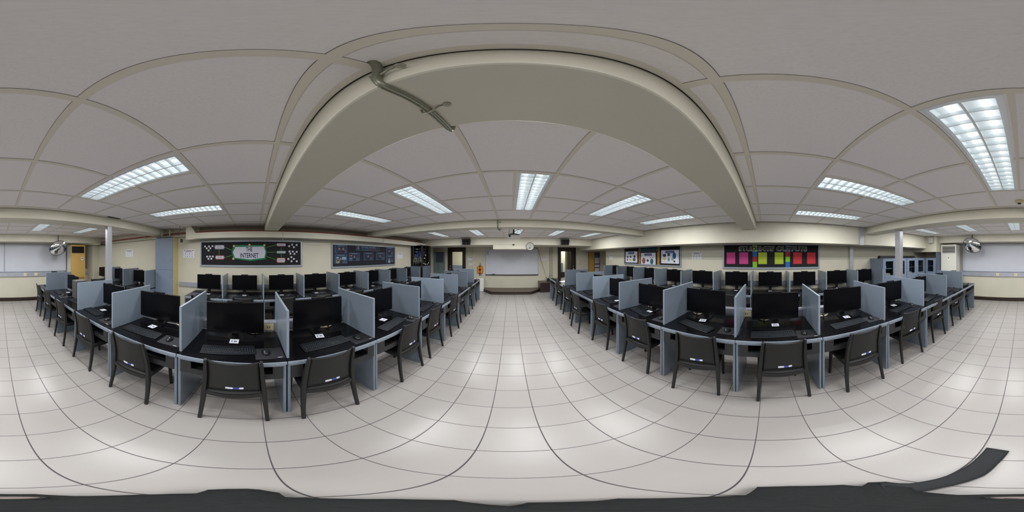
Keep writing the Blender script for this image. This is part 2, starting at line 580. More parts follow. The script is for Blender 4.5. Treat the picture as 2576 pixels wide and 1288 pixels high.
door(1, DL[0], DL[1], DL[2], -2.895, -2.36, 0.95, 1.86, True)
door(2, DR[0], DR[1], DR[2], 2.46, 2.99, 0.85, 1.885, False)


# ================================================================= CEILING LIGHTS
def make_light():
    t = thing('ceiling_light', 'x', 'ceiling light')
    w, l, h = 0.135, 0.5925, 0.085
    mb = MB()
    mb.box(-w, -w + 0.004, -l, l, 0, h); mb.box(w - 0.004, w, -l, l, 0, h)
    mb.box(-w, w, -l, -l + 0.004, 0, h); mb.box(-w, w, l - 0.004, l, 0, h); mb.box(-w, w, -l, l, h, h + 0.004)
    mb.box(-w - 0.008, -w + 0.008, -l - 0.008, l + 0.008, -0.003, 0.0); mb.box(w - 0.008, w + 0.008, -l - 0.008, l + 0.008, -0.003, 0.0)
    mb.box(-w, w, -l - 0.008, -l + 0.008, -0.003, 0.0); mb.box(-w, w, l - 0.008, l + 0.008, -0.003, 0.0)
    mb.build('housing', M_LOUVRE, t)
    mb = MB()
    n = 15
    for i in range(n + 1):
        y = -l + 0.01 + (2 * l - 0.02) * i / n
        for s in (-1, 1):
            a, b = (0.006, w - 0.014)
            x0, x1 = sorted((s * a, s * b))
            mb.prism([(x0, y - 0.001, 0.03), (x1, y - 0.001, 0.03), (x1, y - 0.004, 0.002), (x0, y - 0.004, 0.002)], (0, 0.004, 0))
    for x in (-w + 0.012, 0.0, w - 0.012):
        mb.prism([(x - 0.001, -l, 0.04), (x + 0.001, -l, 0.04), (x + 0.006, -l, 0.001), (x - 0.006, -l, 0.001)], (0, 2 * l, 0))
    mb.build('louvre', M_LOUVRE, t)
    for s in (-1, 1):
        tb = MB().tube([(s * 0.066, -l + 0.02, 0.056), (s * 0.066, l - 0.02, 0.056)], 0.013, n=10).build('fluorescent_tube', M_TUBE, t)
        ld = bpy.data.lights.new('tube_light', 'AREA')
        ld.shape = 'RECTANGLE'; ld.size = 0.046; ld.size_y = 2 * l - 0.06
        ld.energy = LAMP_W; ld.color = LAMP_COL
        lo = bpy.data.objects.new('tube_light', ld); C.objects.link(lo)
        lo.parent = t; lo.location = (s * 0.066, 0, -0.0004)
    return t


LIGHT = Proto(make_light())
rown = ['behind the rear beam', 'just ahead of the rear beam', 'between the near and far beams', 'beyond the far beam']
coln = ['leftmost', 'second from the left', 'middle', 'second from the right', 'rightmost']
for j, (y0, y1) in enumerate(LY):
    for i, (x0, x1) in enumerate(LX):
        LIGHT.place(((x0 + x1) / 2, (y0 + y1) / 2, ZC), 0, '%s ceiling light, facing the front whiteboard, %s' % (coln[i], rown[j]))

# ================================================================= DESKS
LB = [-4.72, -3.91, -3.06, -2.235, -1.41, -0.585, 0.23, 1.04, 1.85, 2.66, 3.46, 4.28, 5.10, 5.91]
RB = [-4.80, -3.93, -3.03, -2.20, -1.355, -0.52, 0.285, 1.10, 1.92, 2.73, 3.55, 4.39, 5.22, 6.0]
WLB = [-1.44, -0.63, 0.17, 0.98, 1.79, 2.63, 3.44, 4.24, 5.05]
WRB = [-2.95, -2.135, -1.315, -0.495, 0.315, 1.14, 1.96, 2.78, 3.60, 4.44, 5.25]
BLB = [-4.95, -4.12, -3.30, -2.49]
FR = {'L': (-1.12, R(90), 0.79), 'R': (1.457, R(-90), 0.81), 'WL': (-3.11, R(90), 0.80), 'WR': (3.37, R(-90), 0.825), 'BL': (-3.11, R(90), 0.81)}


def make_desk(w, top, d):
    t = thing('computer_desk', 'x', 'desk')
    h = w / 2
    MB().box(-h + 0.001, h - 0.001, 0.002, d, top - 0.022, top, bev=0.002).build('desktop', M_BLACKTOP, t)
    mb = MB().box(-h + 0.001, h - 0.001, -0.006, 0.003, top - 0.03, top - 0.001, bev=0.002)
    mb.box(-h + 0.012, h - 0.012, 0.006, 0.03, top - 0.052, top - 0.022)
    mb.build('edge_band', M_EDGE, t)
    for s in (-1, 1):
        x = s * (h - 0.014)
        MB().box(x - 0.011, x + 0.011, 0.016, d - 0.02, 0, top - 0.024, bev=0.002).build('side_panel', M_BLUE, t)
    mb = MB()
    z0, z1 = top - 0.205, top - 0.052
    zm = top - 0.143
    mb.box(-h + 0.026, h - 0.026, 0.008, 0.022, z0, zm)
    mb.box(-h + 0.026, -h + 0.115, 0.008, 0.022, zm, z1); mb.box(h - 0.1, h - 0.026, 0.008, 0.022, zm, z1)
    mb.box(-h + 0.026, h - 0.026, 0.022, 0.40, z0, z0 + 0.015)
    mb.build('keyboard_tray', M_DRAWER, t)
    MB().box(-h + 0.03, h - 0.03, d - 0.06, d - 0.045, 0.28, top - 0.03).build('back_panel', M_DRAWER, t)
    return t


def ordn(i):
    return ['first', 'second', 'third', 'fourth', 'fifth', 'sixth', 'seventh', 'eighth', 'ninth', 'tenth', 'eleventh', 'twelfth', 'thirteenth'][i]


ROWNAME = {'L': 'left aisle row', 'R': 'right aisle row', 'WL': 'left wall row', 'WR': 'right wall row', 'BL': 'rear left wall row'}


def rank(desc, row, i, members):
    """label that singles out member i of the stations a kind of thing stands at (stations count from the rear)"""
    m = sorted(set(members))
    k = m.index(i)
    n = len(m)
    if n - k <= (n + 1) // 2: return '%s, %s from the front of the %s' % (desc, ordn(n - 1 - k), ROWNAME[row])
    return '%s, %s from the rear of the %s' % (desc, ordn(k), ROWNAME[row])


WORDS = {'16': 'sixteen', '17': 'seventeen', '18': 'eighteen', '19': 'nineteen', '20': 'twenty', '28': 'twenty-eight', '29': 'twenty-nine', '30': 'thirty', '31': 'thirty-one', '32': 'thirty-two'}
protos = {}
for row, B in (('L', LB), ('R', RB), ('WL', WLB), ('WR', WRB), ('BL', BLB)):
    x0, rz, top = FR[row]
    w = 0.816
    n = len(B) - 1
    dp = {'L': 0.60, 'R': 0.68, 'WL': 0.70, 'WR': 0.61, 'BL': 0.70}[row]
    for i in range(n):
        wi = B[i + 1] - B[i]
        key = (row, round(wi, 2))
        if key not in protos: protos[key] = Proto(make_desk(wi - 0.002, top, dp))
        protos[key].place((x0, (B[i] + B[i + 1]) / 2, 0), rz, rank('black-topped blue-grey desk', row, i, range(n)))


# ---- dividers
def make_divider(l, h):
    t = thing('desk_divider', 'x', 'divider')
    MB().box(-0.009, 0.009, 0, l, 0, h, bev=0.0012).build('panel', M_BLUE, t)
    MB().box(-0.0096, 0.0096, -0.0015, 0.004, 0.002, h - 0.002).box(-0.0096, 0.0096, 0.0, l, h - 0.003, h + 0.001).build('edge_band', M_EDGE, t)
    return t


divs = {'L': (Proto(make_divider(0.69, 0.445)), 0.05, [1, 3, 4, 5, 6, 7, 8, 9, 10, 11, 12]),
        'R': (Proto(make_divider(0.75, 0.445)), 0.062, [1, 2, 3, 4, 5, 6, 7, 8, 9, 10, 11]),
        'WL': (Proto(make_divider(0.64, 0.452)), 0.03, [1, 2, 3, 4, 5, 6, 7, 8]),
        'WR': (Proto(make_divider(0.59, 0.47)), 0.02, [0, 1, 2, 3, 4, 5, 6, 7, 8, 9, 10]),
        'BL': (Proto(make_divider(0.66, 0.48)), 0.03, [1, 2, 3])}
for row, (P, dy, idx) in divs.items():
    B = {'L': LB, 'R': RB, 'WL': WLB, 'WR': WRB, 'BL': BLB}[row]
    x0, rz, top = FR[row]
    sgn = -1 if rz > 0 else 1
    n = len(B) - 1
    for q, i in enumerate(idx):
        y = B[i] + (0.012 if row != 'WL' else 0.0)
        if row == 'BL' and i == 3: y = B[i] - 0.02
        if row == 'WR' and i == 0: y = B[i] + 0.02
        lab = rank('upright blue-grey divider', row, i, idx)
        P.place((x0 + sgn * dy, y, top), rz, lab)


# ================================================================= CHAIRS
def make_chair():
    t = thing('plastic_chair', 'x', 'chair')
    up = (0, 1, 0)
    # rear uprights: foot -> seat -> top, one piece each side
    for s in (-1, 1):
        leg = MB().bar([(s * 0.222, 0.0, 0), (s * 0.215, 0.028, 0.2), (s * 0.208, 0.045, 0.36), (s * 0.205, 0.05, 0.44)], 0.034, 0.036, up=up, scales=[0.78, 0.9, 1.05, 1.1])
        leg.build('leg', M_CHAIR, t)
        fl = MB().bar([(s * 0.205, 0.44, 0), (s * 0.2, 0.43, 0.25), (s * 0.197, 0.42, 0.425)], 0.034, 0.034, up=up, scales=[0.75, 0.9, 1.1])
        fl.build('leg', M_CHAIR, t)
    # seat: shallow dished slab with rounded front
    def seat(u, v):
        x = (u - 0.5) * 2
        y = 0.05 + v * 0.41 - 0.03 * (1 - x * x) * (1 - v)
        z = 0.452 - 0.012 * (1 - x * x) * math.sin(PI * v) - 0.02 * max(0, v - 0.85) / 0.15
        return (x * 0.212, y, z)
    MB().surf(seat, 12, 10, thick=(0, 0, -0.022)).build('seat', M_CHAIR, t)
    # apron / rear rail bulging outwards
    mb = MB()
    mb.bar([(x * 0.2, 0.048 - 0.035 * (1 - x * x), 0.425) for x in [i / 6 - 1 for i in range(13)]], 0.022, 0.05)
    mb.bar([(-0.2, 0.05, 0.425), (-0.2, 0.42, 0.425)], 0.022, 0.045); mb.bar([(0.2, 0.05, 0.425), (0.2, 0.42, 0.425)], 0.022, 0.045)
    mb.bar([(-0.2, 0.425, 0.42), (0.2, 0.425, 0.42)], 0.022, 0.04)
    mb.build('seat_frame', M_CHAIR, t)
    # backrest
    def prof(v):   # forward offset of the back at height fraction v
        return 0.05 + 0.012 * math.sin(PI * v) - 0.052 * v ** 1.5
    def back(u, v):
        x = (u - 0.5) * 2
        wv = 0.19 - 0.022 * v
        lens = 0.026 * (1 - x * x)
        z = 0.50 + (0.862 - 0.50) * v + (1 - v) * (lens - 0.035 + 0.02 * (1 - abs(x)))
        z += -0.006 * (1 - x * x) * v
        return (x * wv, prof((z - 0.44) / 0.42 if z > 0.44 else 0) - 0.034 * (1 - x * x), z)
    MB().surf(back, 14, 10, thick=(0, 0.009, 0)).build('backrest', M_CHAIR, t)
    for s in (-1, 1):
        mb = MB()
        pts = [(s * (0.206 - 0.024 * v), prof(v), 0.43 + 0.435 * v) for v in (0, 0.15, 0.3, 0.45, 0.6, 0.75, 0.9, 1.0)]
        mb.bar(pts, 0.03, 0.036, up=up, scales=[1.15, 1.1, 1.08, 1.05, 1.0, 0.92, 0.8, 0.66])
        mb.build('back_upright', M_CHAIR, t)
    # asset sticker low on the back
    def stk(x0, x1):
        def f(u, v):
            x = x0 + (x1 - x0) * u
            xx = x / 0.185
            z = 0.524 + 0.024 * v
            vv = (z - 0.44) / 0.42
            return (x, prof(vv) - 0.034 * (1 - xx * xx) - 0.0015, z)
        return f
    s = MB()
    s.surf(stk(-0.052, -0.002), 4, 1, M_WHITE); s.surf(stk(-0.002, 0.040), 4, 1, M_STBLUE); s.surf(stk(0.040, 0.068), 3, 1, M_WHITE)
    o = s.build('asset_sticker', None, t); o['label'] = 'white and blue sticker strip'
    return t


CHAIR = Proto(make_chair())
LCH = [(-1.07, -4.35, 0.5), (-1.08, -3.6, 0.6), (-1.04, -2.70, .5), (-1.03, -1.87, .5), (-1.015, -1.02, -.4), (-1.035, -0.14, -1.4), (-1.035, 0.54, -1.8), (-1.06, 1.56, -2.3), (-1.085, 2.235, -.8), (-1.09, 3.09, -.4), (-1.15, 3.88, -.5), (-1.12, 4.52, -1.5), (-1.2, 5.45, -.7)]
RCH = [(1.56, -4.31, 1.4), (1.495, -3.515, -1.0), (1.46, -2.62, .8), (1.43, -1.80, -.4), (1.33, -0.94, 2.2), (1.36, -0.15, 4.5), (1.355, 0.64, 7.5), (1.40, 1.48, .8), (1.41, 2.34, 1.8), (1.30, 3.15, -2.2), (1.42, 4.01, 3.4), (1.445, 4.83, 2.5), (1.51, 5.49, 1.5)]
for i, (x, y, a) in enumerate(LCH):
    CHAIR.place((x, y, 0), R(90) - R(a), rank('charcoal plastic chair', 'L', i, range(13)))
for i, (x, y, a) in enumerate(RCH):
    CHAIR.place((x, y, 0), R(-90) - R(-a), rank('charcoal plastic chair', 'R', i, range(13)))
for row, B in (('WL', WLB), ('WR', WRB), ('BL', BLB)):
    x0, rz, top = FR[row]
    for i in range(len(B) - 1):
        CHAIR.place((x0 + (0.10 if rz > 0 else -0.10), (B[i] + B[i + 1]) / 2 + random.uniform(-.03, .03), 0), rz + R(random.uniform(-3, 3)), rank('charcoal plastic chair', row, i, range(len(B) - 1)))


# ================================================================= MONITORS
def make_monitor(w, h, lift):
    """origin at the desk under the stand, the screen face in the plane y = 0"""
    t = thing('computer_monitor', 'x', 'monitor')
    z0 = lift
    mb = MB().box(-w / 2, w / 2, 0, 0.022, z0, z0 + h, bev=0.003)
    mb.box(-w / 2 + 0.09, w / 2 - 0.09, 0.02, 0.05, z0 + 0.05, z0 + h - 0.07, bev=0.008)
    cs = mb.build('casing', M_MON, t)
    MB().box(-w / 2 + 0.007, w / 2 - 0.007, -0.0012, 0.001, z0 + 0.017, z0 + h - 0.007).build('screen', M_SCREEN, t)
    mb = MB().box(-0.035, 0.035, 0.045, 0.06, 0.004, z0 + 0.14)
    mb.build('stand_neck', M_MON, t)
    mb = MB().prism([(-0.095, -0.085, 0.0), (0.095, -0.085, 0.0), (0.075, 0.095, 0.0), (-0.075, 0.095, 0.0)], (0, 0, 0.011))
    mb.build('stand_base', M_MON, t)
    mb = MB().box(-0.075, 0.075, -0.004, 0.03, z0 + h, z0 + h + 0.016, bev=0.003)
    mb.build('top_bar', M_MON, t)
    return t


NEARM = Proto(make_monitor(0.56, 0.345, 0.057))
WALLM = Proto(make_monitor(0.532, 0.325, 0.118))
# (row, station, X of screen plane, y centre, yaw of the screen from straight, lift)
NM = [('L', 1, -1.68, -3.93, 0), ('L', 3, -1.665, -2.03, 2), ('L', 4, -1.645, -1.10, 0.5), ('L', 5, -1.56, -0.19, 2.6), ('L', 6, -1.60, 0.665, 0), ('L', 7, -1.595, 1.52, 1.5),
      ('L', 8, -1.60, 2.33, 0), ('L', 9, -1.60, 3.12, -2), ('L', 10, -1.61, 3.93, 0), ('L', 11, -1.62, 4.72, 2), ('L', 0, -1.62, -4.5, 3),
      ('R', 1, 2.00, -3.5, 2), ('R', 2, 2.02, -2.72, 1), ('R', 3, 2.01, -1.92, 0), ('R', 4, 1.985, -1.01, -2), ('R', 5, 1.925, -0.105, 4), ('R', 6, 1.98, 0.79, -4.5),
      ('R', 7, 1.86, 1.58, 0), ('R', 8, 1.91, 2.42, 8), ('R', 9, 1.95, 3.2, 0), ('R', 10, 1.98, 4.05, 0), ('R', 0, 2.0, -4.35, 0)]
for row, i, x, y, a in NM:
    rz = FR[row][1]
    z = FR[row][2]
    if (row, i) == ('L', 1): y = -3.46
    NEARM.place((x, y, z), rz + R(a), rank('black widescreen monitor', row, i, [m[1] for m in NM if m[0] == row]))
WMX = {'WL': -3.45, 'WR': 3.70, 'BL': -3.47}
WMY = {'WL': [-1.0, -0.215, 0.57, 1.355, 2.2, 3.02, 3.83, 4.62], 'WR': [-2.52, -1.71, -0.875, -0.08, 0.70, 1.55, 2.35, 3.18, 4.02, 4.86], 'BL': [-4.62, -3.76, -2.92]}
for row, B in (('WL', WLB), ('WR', WRB), ('BL', BLB)):
    for i, y in enumerate(WMY[row]):
        WALLM.place((WMX[row], y, FR[row][2] + (0.018 if row == 'WR' else 0.0)), FR[row][1] + R(random.uniform(-2, 2)), rank('black widescreen monitor', row, i, range(len(WMY[row]))))


# ---- keyboards
def make_keyboard():
    t = thing('keyboard', 'x', 'keyboard')
    w, d = 0.44, 0.142
    mb = MB().box(-w / 2, w / 2, 0, d, 0.001, 0.012, bev=0.003)
    mb.box(-w / 2 + 0.01, w / 2 - 0.01, d - 0.03, d - 0.004, 0.008, 0.017)
    mb.build('case', M_KEYB, t)
    k = MB()
    def key(x, y, kw, dot=True):
        k.box(x, x + kw - 0.0028, y, y + 0.0158, 0.012, 0.0155, M_KEY)
        if dot: k.poly([(x + kw * .3, y + 0.006, 0.0157), (x + kw * .3 + 0.004, y + 0.006, 0.0157), (x + kw * .3 + 0.004, y + 0.010, 0.0157), (x + kw * .3, y + 0.010, 0.0157)], M_LEGEND)
    for r in range(6):
        y = 0.010 + r * 0.0192 + (0.004 if r == 5 else 0)
        x = -w / 2 + 0.012
        if r == 0:
            for kw in (0.024, 0.022, 0.022): key(x, y, kw); x += kw
            key(x, y, 0.112, False); x += 0.112
            for kw in (0.022, 0.022, 0.022, 0.024): key(x, y, kw); x += kw
        else:
            first = {1: 0.042, 2: 0.033, 3: 0.028, 4: 0.019, 5: 0.019}[r]
            key(x, y, first); x += first
            while x < -w / 2 + 0.262:
                key(x, y, 0.019); x += 0.019
        if r >= 3 or r == 0 or r == 1:
            for q in range(3):
                if r == 1 and q != 1: continue
                key(0.066 + q * 0.019, y, 0.019)
        for q in range(4): key(0.130 + q * 0.0192, y, 0.0192)
    k.build('keys', None, t)
    return t


KB = Proto(make_keyboard())
# near row: (row, station, x of centre of front edge, y centre, yaw)
KBS = [('L', 3, -1.26, -2.06, -3), ('L', 4, -1.25, -1.10, 1), ('L', 5, -1.225, -0.205, 7), ('L', 6, -1.235, 0.61, 4), ('L', 7, -1.22, 1.475, 9),
       ('L', 8, -1.25, 2.29, 5), ('L', 9, -1.28, 3.10, 3), ('L', 10, -1.28, 3.9, 2), ('L', 11, -1.3, 4.7, 0), ('L', 1, -1.3, -3.55, -4), ('L', 2, -1.30, -2.67, 0), ('L', 0, -1.3, -4.36, 2),
       ('R', 1, 1.66, -3.5, 6), ('R', 2, 1.64, -2.65, 8), ('R', 3, 1.635, -1.87, 6), ('R', 4, 1.60, -0.93, 5), ('R', 5, 1.53, -0.07, 4), ('R', 6, 1.60, 0.80, -18),
       ('R', 7, 1.62, 1.66, -12), ('R', 8, 1.63, 2.5, -8), ('R', 9, 1.64, 3.3, -6), ('R', 10, 1.66, 4.1, 0)]
for row, i, x, y, a in KBS:
    KB.place((x, y, FR[row][2]), FR[row][1] + R(a), rank('black keyboard', row, i, [m[1] for m in KBS if m[0] == row]))
for row, B in (('WL', WLB), ('WR', WRB), ('BL', BLB)):
    s = 1 if FR[row][1] > 0 else -1
    for i, y in enumerate(WMY[row]):
        KB.place((FR[row][0] - s * 0.06, y + s * random.uniform(-0.03, 0.02), FR[row][2]), FR[row][1] + R(random.uniform(-3, 3)), rank('black keyboard', row, i, range(len(WMY[row]))))


# ---- mice and pads
def make_mouse():
    t = thing('computer_mouse', 'x', 'mouse')
    def f(u, v):
        a = u * 2 * PI
        r = math.cos(v * PI / 2)
        x = 0.031 * r * math.cos(a); y = 0.053 * r * math.sin(a)
        return (x * (1 - 0.1 * math.sin(a) * r), y, 0.004 + 0.032 * math.sin(v * PI / 2) * (1 - 0.15 * math.sin(a) * r))
    MB().surf(f, 20, 8).build('shell', M_MOUSE, t)
    MB().disc((-0.002, 0.026, 0.026), 0.009, 'x', M_RUBBER, n=14, h=0.004).build('scroll_wheel', None, t)
    return t


MOUSE = Proto(make_mouse())
PADP = thing('mouse_pad', 'x', 'mouse pad')
mb = MB().box(-0.11, 0.11, -0.09, 0.09, 0, 0.003, bev=0.0012)
mb.build('mat', M_PAD, PADP)
mb = MB().box(0.055, 0.088, -0.078, -0.071, 0.003, 0.0035)
mb.build('woven_tag', mat('tag_silver', srgb(190, 190, 190), 0.5), PADP)
PAD = Proto(PADP)
MP = [('L', 3, -1.29, -1.63), ('L', 4, -1.325, -0.76), ('L', 5, -1.275, 0.085), ('L', 6, -1.265, 0.915), ('L', 7, -1.235, 1.74), ('L', 8, -1.3, 2.56), ('L', 9, -1.3, 3.36), ('L', 10, -1.32, 4.16), ('L', 1, -1.33, -3.18),
      ('R', 1, 1.70, -3.84), ('R', 2, 1.70, -2.95), ('R', 3, 1.71, -2.11), ('R', 4, 1.67, -1.235), ('R', 5, 1.60, -0.375), ('R', 6, 1.665, 0.41), ('R', 7, 1.66, 1.25), ('R', 8, 1.66, 2.08), ('R', 9, 1.66, 2.9)]
for row, i, x, y in MP:
    rz = FR[row][1]
    s = 1 if rz > 0 else -1
    MOUSE.place((x, y, FR[row][2] + 0.003), rz + R(random.uniform(-8, 8)), rank('black wireless mouse', row, i, [m[1] for m in MP if m[0] == row]))
    PAD.place((x + s * 0.012, y + s * 0.028, FR[row][2]), rz + R(random.uniform(-3, 3)), rank('dark grey mouse pad', row, i, [m[1] for m in MP if m[0] == row]))
for row, B in (('WL', WLB), ('WR', WRB), ('BL', BLB)):
    s = 1 if FR[row][1] > 0 else -1
    for i, y in enumerate(WMY[row]):
        MOUSE.place((FR[row][0] - s * 0.14, y + s * 0.305, FR[row][2]), FR[row][1], rank('black wireless mouse', row, i, range(len(WMY[row]))))

# ---- number cards lying on the monitor stands
CARDS = {('L', 3): ('20', -1.485, -1.99, -4), ('L', 4): ('19', -1.50, -1.085, -6), ('L', 5): ('18', -1.468, -0.185, 0), ('L', 6): ('17', -1.475, 0.62, -10), ('L', 7): ('16', -1.46, 1.47, 12),
         ('R', 7): ('28', 1.76, 1.555, -3), ('R', 6): ('29', 1.85, 0.765, 8), ('R', 5): ('30', 1.85, -0.097, 2), ('R', 4): ('31', 1.875, -1.0, -2), ('R', 3): ('32', 1.90, -1.88, 0),
         ('L', 1): (None, -1.55, -3.42, 0), ('R', 8): (None, 1.80, 2.36, 0)}


def make_card(num):
    t = thing('number_card', 'x', 'card')
    MB().box(-0.041, 0.041, -0.042, 0.042, 0, 0.0012).build('card', M_WHITE, t)
    mb = MB()
    if num:
        mb.add_mesh(text_mesh(num, 0.05, 0.032, 0.02), Matrix.Translation((0, -0.004, 0.0016)), M_INK)
        mb.box(-0.034, 0.006, 0.031, 0.034, 0.0012, 0.0016, M_GREYINK)
    else:
        mb.box(-0.022, -0.006, -0.014, 0.014, 0.0012, 0.0016, M_GREYINK); mb.box(0.004, 0.022, -0.014, 0.014, 0.0012, 0.0016, M_GREYINK)
    mb.build('printed_number' if num else 'blurred_print', None, t)
    return t


for (row, i), (num, x, y, a) in CARDS.items():
    t = make_card(num)
    t.location = (x, y, FR[row][2] + 0.0115); t.rotation_euler = (0, 0, FR[row][1] + R(a))
    tag(t, ('white card printed with number %s on a stand in the %s' % (WORDS[num], ROWNAME[row])) if num else 'white card with blurred number at the %s end of the %s' % ('rear' if row == 'L' else 'front', ROWNAME[row]), 'card')
BC = Proto(make_card(None))
for row, B in (('WL', WLB), ('WR', WRB)):
    s = 1 if FR[row][1] > 0 else -1
    for i, y in enumerate(WMY[row]):
        BC.place((WMX[row] + s * 0.04, y, FR[row][2] + 0.0115 + (0.018 if row == 'WR' else 0.0)), FR[row][1], rank('small white number card', row, i, range(len(WMY[row]))))


# ---- bundles of beige cable behind the near monitors
def make_bundle():
    t = thing('cable_bundle', 'x', 'cable')
    mb = MB()
    for k in range(5):
        r = 0.045 + 0.004 * k
        pts = [(r * 1.3 * math.cos(a), 0.02 * math.sin(a) + 0.004 * k, 0.02 + 0.011 * math.sin(a + k * 0.4)) for a in [2 * PI * i / 18 for i in range(18)]]
        mb.tube(pts + [pts[0]], 0.0035, n=5)
    mb.build('cable_loops', M_CABLE, t)
    MB().box(-0.006, 0.006, -0.028, 0.042, 0.003, 0.04, bev=0.003).build('cable_tie', M_RUBBER, t)
    return t


CB = Proto(make_bundle())
CBL = (('L', 4, -1.70, -0.83), ('L', 5, -1.68, 0.0), ('L', 6, -1.68, 0.80), ('L', 7, -1.66, 1.45), ('R', 7, 1.97, 1.70), ('R', 6, 2.06, 0.93), ('R', 5, 2.03, 0.03), ('R', 4, 2.05, -0.74), ('R', 3, 2.08, -2.2))
for row, i, x, y in CBL:
    CB.place((x, y, FR[row][2]), FR[row][1] + R(random.uniform(-10, 10)), rank('tied beige cable bundle', row, i, [m[1] for m in CBL if m[0] == row]))

# ---- computer tower on the left aisle row
t = thing('computer_tower', 'dark grey computer tower standing on the undivided rear desks of the left aisle row', 'computer', (-1.46, -2.93, 0.79), R(90))
MB().box(-0.09, 0.09, 0.0, 0.255, 0.004, 0.37, bev=0.006).build('case', mat('tower_grey', srgb(84, 84, 86), 0.5), t)
mb = MB().box(-0.085, 0.085, 0.255, 0.259, 0.02, 0.36, M_RUBBER)
mb.box(0.02, 0.06, 0.259, 0.265, 0.28, 0.34, M_CLAMP); mb.box(-0.07, -0.01, 0.259, 0.263, 0.06, 0.25, M_CLAMP)
mb.build('port_panel', None, t)

# ---- wire raceways behind the aisle rows
def raceway(name, label, x0, x1, y0, y1, z0, z1, outs, side):
    t = thing(name, label, 'cable trunking', (0, 0, 0))
    MB().box(x0, x1, y0, y1, z0, z1, bev=0.003).build('trunking', M_RACE, t)
    for o in outs:
        mb = MB()
        if side in ('L', 'R'):
            xf = x1 if side == 'L' else x0
            d = 1 if side == 'L' else -1
            mb.box(xf, xf + d * 0.008, o - 0.055, o + 0.055, z0 + 0.015, z1 - 0.018, M_IVORY)
            for q in (-0.012, 0.012): mb.box(xf + d * 0.008, xf + d * 0.010, o + q - 0.0035, o + q + 0.0035, (z0 + z1) / 2 - 0.01, (z0 + z1) / 2 + 0.012, M_BLACK)
        else:
            mb.box(o - 0.055, o + 0.055, y1, y1 + 0.008, z0 + 0.025, z1 - 0.025, M_IVORY)
            for q in (-0.012, 0.012): mb.box(o + q - 0.0035, o + q + 0.0035, y1 + 0.008, y1 + 0.010, (z0 + z1) / 2 - 0.01, (z0 + z1) / 2 + 0.012, M_BLACK)
        mb.build('socket', None, t)
    return t


raceway('wire_raceway', 'aluminium trunking with sockets along the back of the left aisle desks', -1.86, -1.765, -4.7, 5.85, 0.775, 0.888, [-1.2, 0.15, 0.83, 2.2, 3.9], 'L')
raceway('wire_raceway', 'aluminium trunking with sockets along the back of the right aisle desks', 2.2, 2.30, -4.78, 5.2, 0.78, 0.897, [-1.9, 0.27, 1.3, 2.9], 'R')
raceway('wall_raceway', 'grey aluminium trunking along the wall below the internet board', XL, XL + 0.05, -1.9, 5.3, 0.868, 0.982, [], 'L')
raceway('wall_raceway', 'grey aluminium trunking along the right wall behind the monitors', XR - 0.05, XR, -2.9, 5.8, 0.93, 1.045, [], 'R')
raceway('wall_raceway', 'grey aluminium trunking with sockets below the rear whiteboards', -2.5, 2.29, YB, YB + 0.05, 0.91, 1.06, [-1.35, -0.95, 0.25, 0.9], 'B')
raceway('wall_raceway', 'short grey trunking around the rear left corner pier', -3.53, -3.15, YB, YB + 0.05, 0.91, 1.03, [], 'B')
raceway('wall_raceway', 'grey trunking on the left wall beside the rear left pier', XL, XL + 0.05, -5.43, -2.5, 0.9, 1.02, [], 'L')

# ================================================================= POLES
for lab, x, y, w in (('tall aluminium cable pole rising through the left aisle desks', -1.93, -2.41, 0.054), ('tall aluminium cable pole rising behind the right aisle desks', 2.42, -2.55, 0.072)):
    t = thing('cable_pole', lab, 'pole', (x, y, 0))
    MB().box(-w, w, -w * 0.7, w * 0.7, 0, ZC - 0.001, bev=0.006).build('post', M_ALU, t)
    mb = MB()
    mb.box(-w - 0.002, w + 0.002, -w * 0.7 - 0.002, w * 0.7 + 0.002, 2.0, 2.02)
    mb.build('joint_collar', M_ALU, t)
t = thing('ceiling_opening', 'dark gap cut in the ceiling beside the left cable pole', 'ceiling gap', (-2.0, -2.25, ZC - 0.006))
MB().box(-0.1, 0.2, -0.06, 0.0, 0, 0.003).build('gap', M_GAPSHADE, t)


# ================================================================= WALL THINGS
def frame_parts(t, w, h, inner, fm=M_BFRAME, fw=0.035, depth=0.03):
    MB().box(-w / 2 + 0.01, w / 2 - 0.01, -depth * 0.6, 0, -h / 2 + 0.01, h / 2 - 0.01).build('panel', inner, t)
    mb = MB()
    mb.box(-w / 2 + fw, w / 2 - fw, -depth, 0, h / 2 - fw, h / 2); mb.box(-w / 2 + fw, w / 2 - fw, -depth, 0, -h / 2, -h / 2 + fw * 1.3)
    mb.box(-w / 2, -w / 2 + fw, -depth - 0.0006, 0, -h / 2, h / 2); mb.box(w / 2 - fw, w / 2, -depth - 0.0006, 0, -h / 2, h / 2)
    mb.build('frame', fm, t)


# ---- internet board (left wall)
LF = -3.85
t = wall_empty('bulletin_board', 'wide black bulletin board headed THE INTERNET in a grey frame', 'bulletin board', 'left', -0.094, 1.71)
frame_parts(t, 2.474, 0.637, M_PIN)
CU, CZ = -0.094, 1.71
GREEN = flat('green_crepe', 20, 120, 80); YARN = flat('bright_green_yarn', 90, 190, 50)
SIGNP = flat('grey_white_card', 200, 200, 212)


def lpanel(pts, y, m, d=0.004):   # polygon on the board in wall coordinates
    return [(u - CU, y, z - CZ) for u, z in pts]


